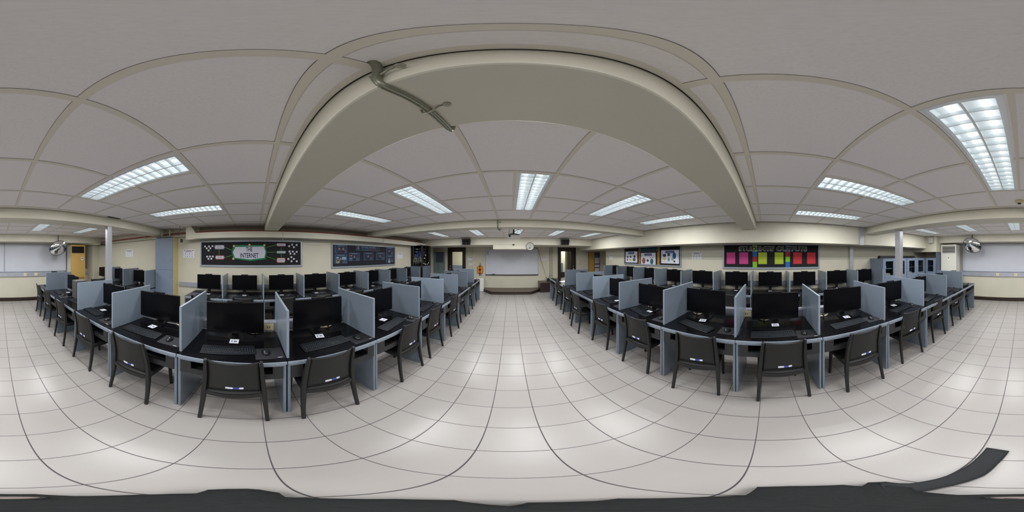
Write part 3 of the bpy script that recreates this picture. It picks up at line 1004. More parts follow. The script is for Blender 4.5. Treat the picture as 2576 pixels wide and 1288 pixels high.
gp = [(-0.492, 1.913), (-0.1, 1.916), (0.235, 1.915), (0.285, 1.754), (0.258, 1.58), (-0.108, 1.535), (-0.507, 1.595), (-0.545, 1.754)]
mb = MB().prism(lpanel(gp, -0.022, GREEN), (0, -0.006, 0), GREEN)
mb.build('green_border', None, t)
ip = [(-0.455, 1.868), (0.215, 1.878), (0.255, 1.75), (0.225, 1.612), (-0.11, 1.575), (-0.465, 1.615), (-0.512, 1.745)]
mb = MB().prism(lpanel(ip, -0.0282, SIGNP), (0, -0.004, 0), SIGNP)
wtext(mb, 'THE', -0.13 - CU, 1.812 - CZ, -0.0325, 0.15, 0.10, M_INK, 0.018)
wtext(mb, 'INTERNET', -0.125 - CU, 1.668 - CZ, -0.0325, 0.43, 0.11, M_INK, 0.018)
o = mb.build('title_sign', None, t); o['label'] = 'grey-white sign reading THE INTERNET'
for (a, b) in (((-0.705, 1.86), (-0.54, 1.79)), ((-0.848, 1.808), (-0.848, 1.672)), ((-0.71, 1.619), (-0.536, 1.67)), ((0.278, 1.856), (0.504, 1.924)), ((0.294, 1.745), (0.504, 1.746)), ((0.283, 1.644), (0.514, 1.562)), ((0.631, 1.866), (0.631, 1.786)), ((0.631, 1.701), (0.631, 1.616))):
    MB().tube([(a[0] - CU, -0.023, a[1] - CZ), (b[0] - CU, -0.023, b[1] - CZ)], 0.005, n=6).build('green_yarn', YARN, t)
for u, z in ((-0.489, 1.889), (-0.123, 1.913), (0.227, 1.908), (-0.502, 1.59)):
    MB().disc((u - CU, -0.045, z - CZ), 0.026, 'y', h=0.022, n=16).build('round_button', flat('tan_foam', 205, 178, 130), t)
for s1, s2, x0, x1, z0, z1, bc in (('DATA &', 'CLOUD STORAGE', -0.966, -0.715, 1.817, 1.919, (150, 130, 160)), ('NETWORK', 'INFRASTRUCTURE', -0.949, -0.715, 1.574, 1.667, (200, 90, 70)), ('CYBERSECURITY', None, 0.509, 0.749, 1.885, 1.96, (140, 70, 85)), ('COMMUNICATION', None, 0.509, 0.749, 1.712, 1.78, (30, 110, 90)), ('WORLD WIDE', 'WEB (WWW)', 0.514, 0.733, 1.497, 1.611, (200, 150, 60))):
    m2 = flat('border_%d' % bc[0], *bc)
    e = 0.018
    def octo(a, b, c, d): return [(a + e, c), (b - e, c), (b, (c + d) / 2), (b - e, d), (a + e, d), (a, (c + d) / 2)]
    mb = MB().prism(lpanel(octo(x0, x1, z0, z1), -0.020, m2), (0, -0.004, 0), m2)
    mb.prism(lpanel(octo(x0 + 0.013, x1 - 0.013, z0 + 0.01, z1 - 0.01), -0.0242, SIGNP), (0, -0.002, 0), SIGNP)
    cx = (x0 + x1) / 2 - CU; cz = (z0 + z1) / 2 - CZ
    if s2:
        wtext(mb, s1, cx, cz + 0.017, -0.0266, 0.11, 0.022, M_INK); wtext(mb, s2, cx, cz - 0.017, -0.0266, 0.17, 0.022, M_INK)
    else:
        wtext(mb, s1, cx, cz, -0.0266, 0.17, 0.026, M_INK)
    o = mb.build('topic_sign', None, t); o['label'] = 'small card reading ' + (s1 + ' ' + (s2 or '')).strip()
# tiny picture cards
def small_card():
    t = thing('picture_card', 'x', 'card')
    MB().box(-0.02, 0.02, -0.003, 0, -0.02, 0.02, bev=0.001).build('card', M_WHITE, t)
    MB().box(-0.01, 0.01, -0.0035, -0.003, -0.003, 0.003).box(-0.003, 0.003, -0.0035, -0.003, -0.010, 0.010).build('drawing', M_GREYINK, t)
    return t


SC = Proto(small_card())
for k, (u, z) in enumerate([(-1.205, 1.891), (-1.105, 1.89), (-1.013, 1.894), (-1.16, 1.843), (-1.069, 1.844), (-1.114, 1.789), (-1.15, 1.64), (-1.08, 1.642), (-1.006, 1.642), (-1.117, 1.585), (-1.043, 1.587)]):
    SC.place((LF + 0.018, u, z), R(90), 'tiny white picture card at the %s left of the internet board' % ('upper' if z > 1.7 else 'lower'), 'tiny picture cards at the %s left of the internet board' % ('upper' if z > 1.7 else 'lower'))
for k, (u, z) in enumerate([(0.822, 1.891), (0.896, 1.932), (1.008, 1.925), (0.94, 1.868), (0.831, 1.764), (0.911, 1.762), (1.01, 1.755), (0.855, 1.711), (0.952, 1.706), (0.877, 1.627), (0.803, 1.584), (0.94, 1.584), (0.881, 1.53), (1.011, 1.526)]):
    w = 'upper' if z > 1.8 else 'middle' if z > 1.66 else 'lower'
    SC.place((LF + 0.018, u, z), R(90), 'tiny white picture card at the %s right of the internet board' % w, 'tiny picture cards at the %s right of the internet board' % w)

# ---- ICT hall of fame board (left wall)
CU, CZ = 3.205, 1.66
t = wall_empty('bulletin_board', 'black bulletin board with portrait posters headed ICT HALL OF FAME', 'bulletin board', 'left', CU, CZ)
frame_parts(t, 2.51, 0.666, flat('navy_felt', 20, 21, 36))
t = wall_empty('title_banner', 'dark banner reading ICT HALL OF FAME on the portrait board', 'banner', 'left', 3.21, 1.89, face=LF + 0.018)
DKB = flat('dark_teal_print', 34, 48, 68)
mb = MB().box(-0.465, 0.465, -0.004, 0, -0.078, 0.078, flat('banner_edge', 90, 104, 122)).box(-0.45, 0.45, -0.005, -0.003, -0.066, 0.066, DKB)
mb.build('sheet', None, t)
mb = MB()
wtext(mb, 'ICT HALL OF FAME:', 0.02, 0.022, -0.006, 0.56, 0.05, flat('pale_print', 170, 178, 200))
wtext(mb, 'TECHNOLOGY', -0.12, -0.042, -0.006, 0.27, 0.032, flat('teal_print', 40, 150, 150))
wtext(mb, 'BREAKTHROUGHS', 0.19, -0.042, -0.006, 0.32, 0.032, flat('plum_print', 140, 90, 120))
mb.box(-0.42, -0.345, -0.006, -0.005, -0.045, 0.05, flat('icon_grey', 110, 110, 118)); mb.box(0.345, 0.415, -0.006, -0.005, -0.03, 0.04, flat('icon_green', 40, 70, 70))
mb.build('lettering', None, t)
SKIN = flat('print_skin', 150, 112, 100); HAIR = flat('print_dark', 24, 26, 34)
PB = flat('poster_edge', 100, 122, 160); PF = flat('poster_field', 38, 54, 78)
for nm, u0, u1, z0, z1, heads, sc in (('upper left portrait poster with two dark-haired figures', 2.055, 2.43, 1.735, 1.961, [-0.3, 0.35], 1), ('lower left portrait poster with beige computer drawing', 2.052, 2.436, 1.454, 1.695, [-0.08], 2), ('portrait poster with orange mark and blue screen drawing', 2.501, 2.87, 1.516, 1.745, [0.0], 3), ('portrait poster directly below the title banner', 3.028, 3.403, 1.529, 1.759, [-0.1], 4), ('portrait poster of single figure right of the banner centre', 3.534, 3.917, 1.53, 1.766, [-0.1], 5), ('upper right portrait poster, darkest of the set', 3.999, 4.367, 1.709, 1.949, [-0.2], 6), ('lower right portrait poster with pale-shirted figure', 3.999, 4.367, 1.438, 1.678, [-0.2], 7)):
    t = wall_empty('portrait_poster', nm + ' on the hall of fame board', 'poster', 'left', (u0 + u1) / 2, (z0 + z1) / 2, face=LF + 0.018)
    w, h = (u1 - u0) / 2, (z1 - z0) / 2
    MB().box(-w, w, -0.004, 0, -h, h, PB).box(-w + 0.01, w - 0.01, -0.005, -0.003, -h + 0.01, h - 0.01, PF).build('sheet', None, t)
    mb = MB()
    for a in heads:
        x = a * w
        mb.disc((x, -0.0062, -h * 0.75), h * 0.45, 'y', flat('print_shirt%d' % (sc == 7), *((150, 160, 175) if sc == 7 else (40, 40, 52))), n=16, h=0.001, ry=h * 0.5)
        mb.disc((x, -0.0075, 0.0), h * 0.24, 'y', SKIN, n=16, h=0.001, ry=h * 0.33)
        mb.disc((x, -0.0072, h * 0.18), h * 0.26, 'y', HAIR, n=16, h=0.001, ry=h * 0.28)
    mb.box(-w * 0.6, w * 0.6, -0.006, -0.005, h * 0.68, h * 0.8, flat('pale_print2', 120, 130, 150))
    mb.box(w * 0.3, w * 0.85, -0.006, -0.005, -h * 0.8, -h * 0.2, flat('grey_print', 70, 84, 104))
    if sc == 2:
        mb.box(-w * 0.8, -w * 0.25, -0.009, -0.008, -h * 0.9, -h * 0.1, flat('beige_print', 150, 144, 120)); mb.box(-w * 0.68, -w * 0.37, -0.0095, -0.009, -h * 0.5, -h * 0.2, HAIR)
        mb.box(-w * 0.8, -w * 0.35, -0.006, -0.005, h * 0.1, h * 0.45, flat('sky_print', 130, 165, 200)); mb.box(w * 0.15, w * 0.85, -0.006, -0.005, -h * 0.15, h * 0.45, flat('sky_print', 130, 165, 200))
    if sc == 3:
        mb.box(-w * 0.75, -w * 0.45, -0.006, -0.005, h * 0.15, h * 0.4, flat('orange_print', 200, 110, 50)); mb.box(-w * 0.85, -w * 0.4, -0.006, -0.005, -h * 0.7, -h * 0.2, flat('cyan_print', 70, 130, 160))
    mb.build('printed_portrait', None, t)

# ---- students' outputs board (right wall)
RFc = 4.0
CU, CZ = -0.119, 1.645
t = wall_empty('bulletin_board', "black bulletin board headed STUDENTS' OUTPUTS with coloured papers", 'bulletin board', 'right', CU, CZ)
frame_parts(t, 2.43, 0.625, M_PIN)
GR, BL_, RD = flat('lime_paper', 128, 196, 36), flat('blue_paper', 28, 100, 180), flat('crimson_paper', 158, 36, 44)
for x, seq in ((-0.29 - 0.119, (GR, BL_, RD, GR)), (0.5165 - 0.119, (BL_, RD, GR, BL_))):
    mb = MB()
    for k, z in enumerate(((1.766, 1.925), (1.639, 1.766), (1.512, 1.639), (1.372, 1.512))):
        mb.box(x - 0.055, x + 0.055, -0.020, -0.017, z[0] - CZ, z[1] - CZ, seq[k])
    mb.build('colour_strip', None, t)
mb = MB()
OUTL = flat('letter_outline_grey', 190, 190, 186)
wtext(mb, "STUDENTS' OUTPUTS", 0.158 - 0.119, 1.835 - CZ, -0.0215, 1.70, 0.128, OUTL, 0.075)
wtext(mb, "STUDENTS' OUTPUTS", 0.158 - 0.119, 1.835 - CZ, -0.0225, 1.665, 0.098, flat('letter_black', 26, 28, 34), 0.025)
mb.build('heading_letters', None, t)
for nm, u0, u1, m in (('pink paper at the far left', 0.998, 0.779, flat('pink_paper', 205, 66, 140)), ('pink paper left of the colour strip', 0.675, 0.455, flat('pink_paper', 205, 66, 140)), ('yellow-green paper right of the left colour strip', 0.207, -0.006, flat('yellow_paper', 176, 196, 50)), ('yellow-green paper left of the right colour strip', -0.196, -0.411, flat('yellow_paper', 176, 196, 50)), ('red paper right of the right colour strip', -0.654, -0.872, flat('red_paper', 196, 44, 52)), ('red paper at the far right', -1.008, -1.227, flat('red_paper', 196, 44, 52))):
    t = wall_empty('coloured_paper', nm + " of the students' outputs board", 'paper', 'right', (u0 + u1) / 2, 1.60, face=RFc - 0.018)
    w = abs(u0 - u1) / 2
    MB().box(-w, w, -0.003, 0, -0.143, 0.143).build('sheet', m, t)

# ---- evolution board (right wall)
CU, CZ = 3.53, 1.655
t = wall_empty('bulletin_board', 'black and yellow bulletin board with three white computer-history posters', 'bulletin board', 'right', CU, CZ)
frame_parts(t, 2.457, 0.635, M_PIN)
YEL = flat('mustard_paper', 176, 128, 56)
for a, b in ((3.98, 3.905), (3.165, 3.07)): MB().box(CU - a, CU - b, -0.020, -0.017, -0.27, 0.27, YEL).build('yellow_strip', None, t)
t = wall_empty('title_banner', 'dark banner reading EVOLUTION OF COMPUTERS above the middle poster', 'banner', 'right', 3.535, 1.845, face=RFc - 0.022)
mb = MB().box(-0.41, 0.41, -0.004, 0, -0.065, 0.065, DKB); mb.build('sheet', None, t)
mb = MB()
wtext(mb, 'EVOLUTION OF COMPUTERS:', 0, 0.02, -0.005, 0.6, 0.04, flat('teal_print', 40, 150, 150))
wtext(mb, 'TECHNOLOGY', -0.15, -0.034, -0.005, 0.22, 0.026, flat('teal_print', 40, 150, 150)); wtext(mb, 'BREAKTHROUGHS', 0.13, -0.034, -0.005, 0.28, 0.026, flat('plum_print', 140, 90, 120))
mb.box(-0.39, -0.33, -0.005, -0.004, -0.04, 0.04, flat('icon_grey', 110, 110, 118)); mb.box(0.33, 0.39, -0.005, -0.004, -0.03, 0.04, flat('icon_grey', 110, 110, 118))
mb.build('lettering', None, t)
NAVY = flat('navy_label', 40, 70, 140)
items = {1: [(-0.6, 0.0, .16, .14, (60, 64, 80)), (-0.1, 0.05, .14, .18, (50, 54, 80)), (0.55, 0.1, .18, .2, (70, 74, 86)), (-0.65, -0.5, .12, .2, (110, 90, 80)), (-0.15, -0.5, .28, .14, (210, 170, 90)), (0.5, -0.45, .24, .26, (80, 90, 110))],
         2: [(-0.6, -0.3, .24, .42, (150, 80, 80)), (-0.05, -0.25, .16, .18, (50, 60, 90)), (0.5, -0.4, .22, .4, (40, 110, 120)), (0.35, 0.2, .1, .06, (200, 110, 80)), (0.65, 0.22, .06, .06, (40, 60, 110))],
         3: [(-0.62, 0.2, .2, .2, (50, 60, 66)), (-0.6, -0.3, .22, .2, (200, 190, 140)), (-0.12, 0.3, .16, .2, (60, 90, 120)), (-0.12, -0.4, .14, .26, (130, 150, 170)), (0.5, 0.15, .2, .4, (30, 90, 150)), (0.3, -0.35, .16, .2, (160, 165, 170)), (0.5, -0.68, .1, .12, (60, 40, 50))]}
for k, (nm, u0, u1, z0, z1) in enumerate((('left-hand white poster with small photos of machines', 4.679, 4.05, 1.419, 1.815), ('middle white poster with red and teal machines', 3.869, 3.229, 1.361, 1.756), ('right-hand white poster with blue figure drawing', 3.009, 2.375, 1.433, 1.832))):
    t = wall_empty('history_poster', nm + ' on the computer history board', 'poster', 'right', (u0 + u1) / 2, (z0 + z1) / 2, face=RFc - 0.018)
    w, h = (u0 - u1) / 2, (z1 - z0) / 2
    MB().box(-w, w, -0.0025, 0, -h, h).build('sheet', M_WHITE, t)
    mb = MB().box(-w * .9, w * .9, -0.003, -0.0025, -h * .86, -h * .85, M_GREYINK).box(-w * .9, w * .9, -0.003, -0.0025, h * .7, h * .71, M_GREYINK).box(-w * .9, -w * .89, -0.003, -0.0025, -h * .86, h * .7, M_GREYINK).box(w * .89, w * .9, -0.003, -0.0025, -h * .86, h * .7, M_GREYINK)
    mb.box(-w * .5, w * .5, -0.0035, -0.0025, h * .52, h * .9, NAVY)
    mb.box(-w * .4, w * .4, -0.004, -0.0035, h * .76, h * .8, SIGNP); mb.box(-w * .4, w * .4, -0.004, -0.0035, h * .6, h * .64, SIGNP)
    for x, z, sx, sz, c in items[k + 1]:
        mb.disc((x * w, -0.0035, z * h), sx * w, 'y', flat('pic_%d_%d_%d' % c, *c), n=14, h=0.001, ry=sz * h * 1.2)
    mb.build('printed_pictures', None, t)


# ---- paper notices
def notice(label, side, u, z, w, h, face=None, rows=2, cols=4, tilt=0, dark=False):
    t = wall_empty('paper_notice', label, 'notice', side, u, z, face=face)
    MB().box(-w / 2, w / 2, -0.003, 0, -h / 2, h / 2).build('sheet', M_WHITE, t)
    mb = MB()
    red = flat('red_print', 150, 60, 70)
    mb.box(-w * .28, w * .28, -0.0036, -0.003, h * .36, h * .40, red); mb.box(-w * .2, w * .2, -0.0036, -0.003, h * .30, h * .33, red)
    for s in (-1, 1): mb.disc((s * w * .38, -0.0036, h * .37), w * .045, 'y', HAIR, n=10, h=0.0006)
    mb.box(-w * .34, w * .34, -0.0036, -0.003, h * .20, h * .25, HAIR)
    for r in range(rows):
        for c in range(cols):
            x = (c - (cols - 1) / 2) * w * 0.84 / cols
            z_ = h * (0.0 - r * 0.30)
            mb.disc((x, -0.0036, z_ - 0.01), w * .035, 'y', M_GREYINK if (r + c) % 2 else HAIR, n=6, h=0.0006)
            mb.box(x - w * .07, x + w * .07, -0.0036, -0.003, z_ + h * .09, z_ + h * .11, M_GREYINK)
            mb.box(x - w * .06, x + w * .06, -0.0036, -0.003, z_ - h * .12, z_ - h * .10, M_GREYINK)
    mb.build('print', None, t)


notice('white notice with eight icons left of the internet board', 'left', -1.65, 1.72, 0.30, 0.215)
notice('white notice with icons on the left wall beyond the tall blue cabinet', 'left', -3.73, 1.75, 0.32, 0.24, cols=3)
notice('white notice between the hall of fame board and the network rack', 'left', 4.77, 1.67, 0.29, 0.21, cols=3)
notice('white notice between the two boards on the right wall', 'right', 1.835, 1.667, 0.285, 0.215, cols=3)
notice('white notice beside the outer end of the computer history board', 'right', 5.66, 1.615, 0.235, 0.22, cols=3)
notice('white notice right of the front whiteboard beside the pipes', 'front', 1.595, 1.53, 0.27, 0.21)
notice('upper grey notice beside the left front door', 'front', -1.96, 1.53, 0.25, 0.17, rows=1, cols=2)
notice('lower white notice beside the left front door', 'front', -1.92, 1.30, 0.19, 0.2, rows=1, cols=1)

# ---- cork board on the front wall of the alcove
t = wall_empty('bulletin_board', 'tall cork and poster board beside the right front door', 'bulletin board', 'front', 4.33, 1.2)
MB().box(-0.35, 0.02, -0.02, 0, -0.64, 0.64).build('cork_panel', M_CORK, t)
MB().box(-0.36, -0.345, -0.025, 0, -0.65, 0.65).box(0.33, 0.345, -0.025, 0, -0.65, 0.65).box(-0.36, 0.345, -0.025, 0, 0.635, 0.65).box(0.0, 0.015, -0.025, 0, -0.65, 0.65).build('frame', flat('dark_maroon_frame', 62, 40, 44), t)
mb = MB().box(0.02, 0.33, -0.016, 0, -0.64, 0.64, flat('slate_poster', 70, 84, 104))
mb.box(0.04, 0.31, -0.018, -0.016, 0.5, 0.6, flat('slate_title', 62, 78, 92)); mb.box(0.03, 0.32, -0.018, -0.016, 0.05, 0.36, SIGNP); mb.box(0.03, 0.32, -0.018, -0.016, -0.14, -0.02, SIGNP); mb.box(0.03, 0.32, -0.018, -0.016, -0.6, -0.2, SIGNP)
mb.box(0.03, 0.32, -0.0185, -0.018, -0.0, 0.02, M_INK)
for k in range(6): mb.box(0.05, 0.30, -0.0185, -0.018, 0.1 + k * .04, 0.105 + k * .04, M_GREYINK)
mb.build('posters', None, t)

# ---- light switches
for lab, u, z in (('ivory light switch left of the first-aid bag', -1.735, 1.33), ('ivory light switch right of the right front door', 3.39, 1.37)):
    t = wall_empty('light_switch', lab, 'switch', 'front', u, z)
    MB().box(-0.04, 0.04, -0.008, 0, -0.06, 0.06, bev=0.002).build('plate', M_IVORY, t)
    MB().box(-0.012, 0.012, -0.012, -0.008, -0.02, 0.02).build('rocker', M_IVORY, t)

# ---- front whiteboard
t = wall_empty('whiteboard', 'large glossy whiteboard above the dark platform at the front of the room', 'whiteboard', 'front', 0.056, 1.365)
MB().box(-1.235, 1.235, -0.03, 0, -0.59, 0.612).build('writing_surface', M_BOARD, t)
mb = MB().box(-1.245, 1.245, -0.034, 0, 0.605, 0.617).box(-1.247, -1.235, -0.034, 0, -0.6, 0.615).box(1.235, 1.247, -0.034, 0, -0.6, 0.615)
mb.build('frame', M_BFRAME, t)
mb = MB().box(-1.25, 1.25, -0.075, 0, -0.622, -0.585, bev=0.004)
mb.build('tray', M_BFRAME_D, t)
MB().box(-0.93, -0.80, -0.07, -0.035, -0.585, -0.56, bev=0.004).build('eraser', M_RUBBER, t)
t = wall_empty('printed_sheet', 'faded pink grey sheet taped to the top left of the front whiteboard', 'paper', 'front', -1.08, 1.80, face=7.668)
MB().box(-0.055, 0.055, -0.002, 0, -0.1, 0.1).build('sheet', flat('faded_sheet', 182, 178, 190), t)

# ---- wall clock on the boxed beam
t = wall_empty('wall_clock', 'round white wall clock with dark red rim above the front whiteboard', 'clock', 'front', 0.745, 2.022, face=6.25)
MB().disc((0, -0.03, 0), 0.143, 'y', flat('clock_face', 190, 192, 186), n=36, h=0.03).build('face', None, t)
pts = [(0.146 * math.cos(a), -0.02, 0.146 * math.sin(a)) for a in [2 * PI * i / 32 for i in range(33)]]
MB().tube(pts, 0.013, n=6).build('rim', flat('maroon_rim', 96, 34, 44, 0.4), t)
mb = MB().prism([(-0.06, -0.034, -0.06), (0.0, -0.034, -0.02), (0.02, -0.034, -0.07), (-0.02, -0.034, -0.09)], (0, 0.002, 0), flat('green_print', 70, 120, 60))
mb.box(-0.002, 0.002, -0.036, -0.034, -0.01, 0.07, HAIR)
mb.build('dial_print', None, t)
t = thing('bent_wire', 'dark bent wire and hook beside the wall clock', 'wire', (1.0, 7.6, 2.05))
MB().tube([(-0.08, 0, 0.01), (0.02, -0.02, 0.05), (0.06, 0, 0.0), (0.0, 0.02, -0.03), (-0.05, 0, -0.02), (0.1, 0, 0.02), (0.26, 0.01, -0.04)], 0.009, n=6).build('wire', M_RUBBER, t)
t = thing('power_cord', 'thin dark cord running from the front whiteboard corner down to the dark box', 'cord', (0, 0, 0))
MB().tube([(1.31, 7.66, 1.97), (1.36, 7.62, 1.75), (1.47, 7.55, 1.3), (1.60, 7.48, 0.85), (1.665, 7.42, 0.56)], 0.006, n=6).build('cord', M_RUBBER, t)
# ceiling sensor
t = thing('small_black_camera', 'small black camera under the boxed beam above the front whiteboard', 'camera', (0.105, 6.24, 2.1))
MB().box(-0.035, 0.035, -0.045, 0.0, -0.03, 0.012, bev=0.005).build('housing', M_RUBBER, t)
MB().disc((0, -0.05, -0.01), 0.012, 'y', M_SCREEN, h=0.006, n=12).build('lens', None, t)

# ---- platform
t = thing('platform', 'low dark brown teaching platform with cut corners below the front whiteboard', 'platform', (0, 0, 0))
pp = [(-1.28, 7.69), (-1.28, 7.40), (-0.83, 6.83), (0.87, 6.83), (1.30, 7.33), (1.30, 7.69)]
MB().prism([(x, y, 0) for x, y in pp], (0, 0, 0.122)).build('body', M_BROWN, t)
pq = [(-1.25, 7.69), (-1.25, 7.42), (-0.815, 6.86), (0.855, 6.86), (1.27, 7.35), (1.27, 7.69)]
MB().prism([(x, y, 0.122) for x, y in pq], (0, 0, 0.008)).build('top_sheet', M_PLATTOP, t)
t = thing('low_cabinet', 'dark brown low box cabinet at the right end of the platform', 'cabinet', (1.60, 7.36, 0))
MB().box(-0.29, 0.29, -0.22, 0.31, 0, 0.44, bev=0.004).build('body', M_BROWN, t)
MB().box(-0.31, 0.30, -0.235, 0.32, 0.44, 0.465, bev=0.003).build('top', mat('worn_brown_top', srgb(96, 84, 74), 0.5, noise=0.1, nscale=10), t)
t = thing('desk_fan', 'small dark round fan with wire hoop on top of the brown box cabinet', 'fan', (1.72, 7.30, 0.465))
MB().disc((0, -0.02, 0.085), 0.085, 'y', M_RUBBER, n=24, h=0.05).build('fan_cage', None, t)
MB().tube([(0.16 * math.cos(a), 0.03, 0.06 + 0.16 * math.sin(a)) for a in [PI * i / 14 for i in range(15)]], 0.006, n=6).build('wire_hoop', M_RUBBER, t)
MB().box(-0.05, 0.05, -0.05, 0.05, 0, 0.012, bev=0.003).build('base', M_RUBBER, t)
t = thing('cable_tangle', 'tangle of grey cables between the brown box cabinet and the first right chair', 'cables', (2.02, 7.3, 0))
mb = MB()
for k in range(7):
    pts = [(random.uniform(-0.1, 0.12), random.uniform(-0.06, 0.08), z) for z in (0.02, 0.15, 0.28, 0.42, 0.55)]
    mb.tube(pts, 0.007, n=5)
mb.build('cables', M_GREYINK, t)
# vertical pipes right of the whiteboard
for lab, x, z0, z1 in (('left of the two thin vertical conduits right of the front whiteboard', 1.885, 0.52, 2.08), ('right of the two thin vertical conduits right of the front whiteboard', 1.985, 0.55, 2.08)):
    t = thing('wall_conduit', lab, 'conduit', (x, 7.675, 0))
    MB().tube([(0, 0, z0), (0, 0, z1)], 0.013, n=8).build('pipe', mat('dull_conduit', srgb(150, 148, 128), 0.5), t)
    mb = MB()
    for z in (0.72, 1.44): mb.box(-0.03, 0.03, -0.016, 0.02, z - 0.008, z + 0.008)
    mb.build('clip', M_CLAMP, t)
t = thing('wall_conduit', 'thin cream conduit running down beside the first-aid bag', 'conduit', (-1.85, 7.688, 0))
MB().tube([(0, 0, 0.4), (0, 0, 2.08)], 0.008, n=6).build('pipe', M_PIPE, t)

# ---- air purifier and first-aid bag
t = thing('air_purifier', 'white air purifier with a black slot left of the platform', 'air purifier', (-1.45, 7.42, 0))
MB().box(-0.22, 0.22, -0.08, 0.16, 0, 0.63, bev=0.02).build('body', M_WPLAST, t)
MB().box(-0.055, -0.03, -0.085, -0.078, 0.44, 0.62).build('display_slot', M_BLACK, t)
MB().disc((-0.02, -0.082, 0.08), 0.012, 'y', M_GREYINK, n=12, h=0.002).build('badge', None, t)
t = wall_empty('first_aid_bag', 'yellow first-aid bag with a red cross hanging left of the front whiteboard', 'bag', 'front', -1.455, 1.0)
mb = MB().box(-0.125, 0.125, -0.09, -0.01, -0.17, 0.16, bev=0.035)
mb.build('pouch', flat('first_aid_yellow', 214, 150, 30, 0.6), t)
RC = flat('first_aid_red', 150, 24, 22, 0.6)
mb = MB().box(-0.022, 0.022, -0.098, -0.088, -0.165, 0.17, RC).box(-0.075, 0.075, -0.098, -0.088, -0.035, 0.03, RC)
mb.build('red_cross', None, t)
pts = [(-0.128, -0.05, -0.12), (-0.13, -0.05, 0.1), (-0.1, -0.05, 0.165), (0, -0.05, 0.18), (0.1, -0.05, 0.165), (0.13, -0.05, 0.1), (0.13, -0.05, -0.12), (0.1, -0.05, -0.175), (-0.1, -0.05, -0.175), (-0.128, -0.05, -0.12)]
MB().tube(pts, 0.012, n=6).build('piping', RC, t)
MB().tube([(-0.05, -0.04, 0.17), (0, -0.015, 0.24), (0.05, -0.04, 0.17)], 0.01, n=6).tube([(0, -0.012, 0.23), (0, -0.012, 0.33)], 0.009, n=6).build('hanging_loop', flat('maroon_strap', 70, 26, 26), t)
mb = MB()
for x, l in ((-0.03, 0.12), (0.0, 0.10), (0.06, 0.08)): mb.tube([(x, -0.05, -0.17), (x + 0.01, -0.05, -0.17 - l)], 0.012, n=6)
mb.build('loose_straps', RC, t)

# ---- loudspeakers
for lab, x, s in (('black loudspeaker hung on the front beam above the left door', -1.70, 1), ('black loudspeaker hung on the front beam above the right door', 2.12, -1)):
    t = thing('loudspeaker', lab, 'loudspeaker', (x, 6.12, 2.09), R(6 * s))
    mb = MB().prism([(-0.145, -0.10, 0.22), (0.145, -0.10, 0.22), (0.165, -0.10, 0.18), (0.14, -0.10, 0.0), (-0.14, -0.10, 0.0), (-0.165, -0.10, 0.18)], (0, 0.16, 0))
    mb.build('cabinet', M_RUBBER, t)
    MB().box(-0.13, 0.13, -0.106, -0.099, 0.015, 0.20, bev=0.002).build('grille', mat('speaker_cloth', srgb(12, 12, 13), 0.95), t)
    mb = MB().box(-0.19, -0.165, -0.03, 0.03, 0.0, 0.27).box(-0.19, 0.16, -0.02, 0.02, 0.265, 0.28).box(0.12, 0.145, -0.02, 0.02, 0.2, 0.28).box(-0.24, -0.17, -0.02, 0.12, -0.02, -0.005)
    mb.build('bracket', mat('bracket_grey', srgb(120, 122, 128), 0.5, metal=0.4), t)

# ---- projector
t = thing('projector', 'white ceiling projector with black mount hanging under the far lights', 'projector', (0.075, 4.05, 2.10))
MB().box(-0.155, 0.155, -0.11, 0.13, 0.0, 0.075, bev=0.012).build('body', M_WPLAST, t)
MB().disc((-0.1, -0.118, 0.04), 0.026, 'y', M_SCREEN, h=0.01, n=18).build('lens', None, t)
mb = MB().box(-0.14, 0.14, -0.1, 0.1, 0.08, 0.09).box(-0.02, 0.02, -0.02, 0.02, 0.09, 0.277).box(-0.05, 0.05, -0.05, 0.05, 0.265, 0.275)
mb.tube([(-0.13, 0, 0.09), (0, -0.05, 0.12), (0.13, 0, 0.09)], 0.007, n=6)
mb.build('ceiling_mount', M_RUBBER, t)
MB().tube([(0.12, 0.0, 0.08), (0.19, 0.0, 0.13), (0.17, 0.0, 0.21), (0.09, 0.0, 0.22), (0.02, 0, 0.16)], 0.006, n=6).tube([(-0.1, 0, 0.08), (-0.12, 0, 0.16), (-0.08, 0, 0.27)], 0.005, n=6).build('cable', M_RUBBER, t)

# ---- network rack
t = thing('network_rack', 'black open network rack full of blue and grey cables in the front left corner', 'rack', (-3.545, 5.46, 1.25))
w, dp = 0.275, 0.66
RB_ = mat('rack_black', srgb(20, 20, 20), 0.5)
mb = MB()
mb.box(-w, w, dp - 0.02, dp, 0, 0.83); mb.box(-w, -w + 0.02, 0, dp - 0.02, 0.02, 0.81)
mb.box(-w, w, 0, dp - 0.02, 0.81, 0.83); mb.box(-w, w, 0, dp - 0.02, 0, 0.02)
for y in (0.0, 0.22, dp - 0.06): mb.box(w - 0.02, w, y, y + 0.04, 0.02, 0.81)
mb.box(w - 0.02, w, 0.46, dp - 0.06, 0.02, 0.81)
mb.build('enclosure', RB_, t)
mb = MB()
mb.tube([(w + 0.01, dp, 0.62), (w + 0.05, dp, 0.62), (w + 0.05, dp, 0.3), (w + 0.01, dp, 0.3)], 0.008, n=6)
mb.build('door_handle', RB_, t)
for x in (-0.20, 0.2):
    mb = MB().box(x - 0.02, x + 0.02, 0.04, 0.05, 0.03, 0.8, mat('rail_grey', srgb(96, 98, 92), 0.5))
    for k in range(18): mb.box(x - 0.008, x + 0.008, 0.038, 0.04, 0.05 + k * 0.042, 0.068 + k * 0.042, M_BLACK)
    mb.build('rail', None, t)
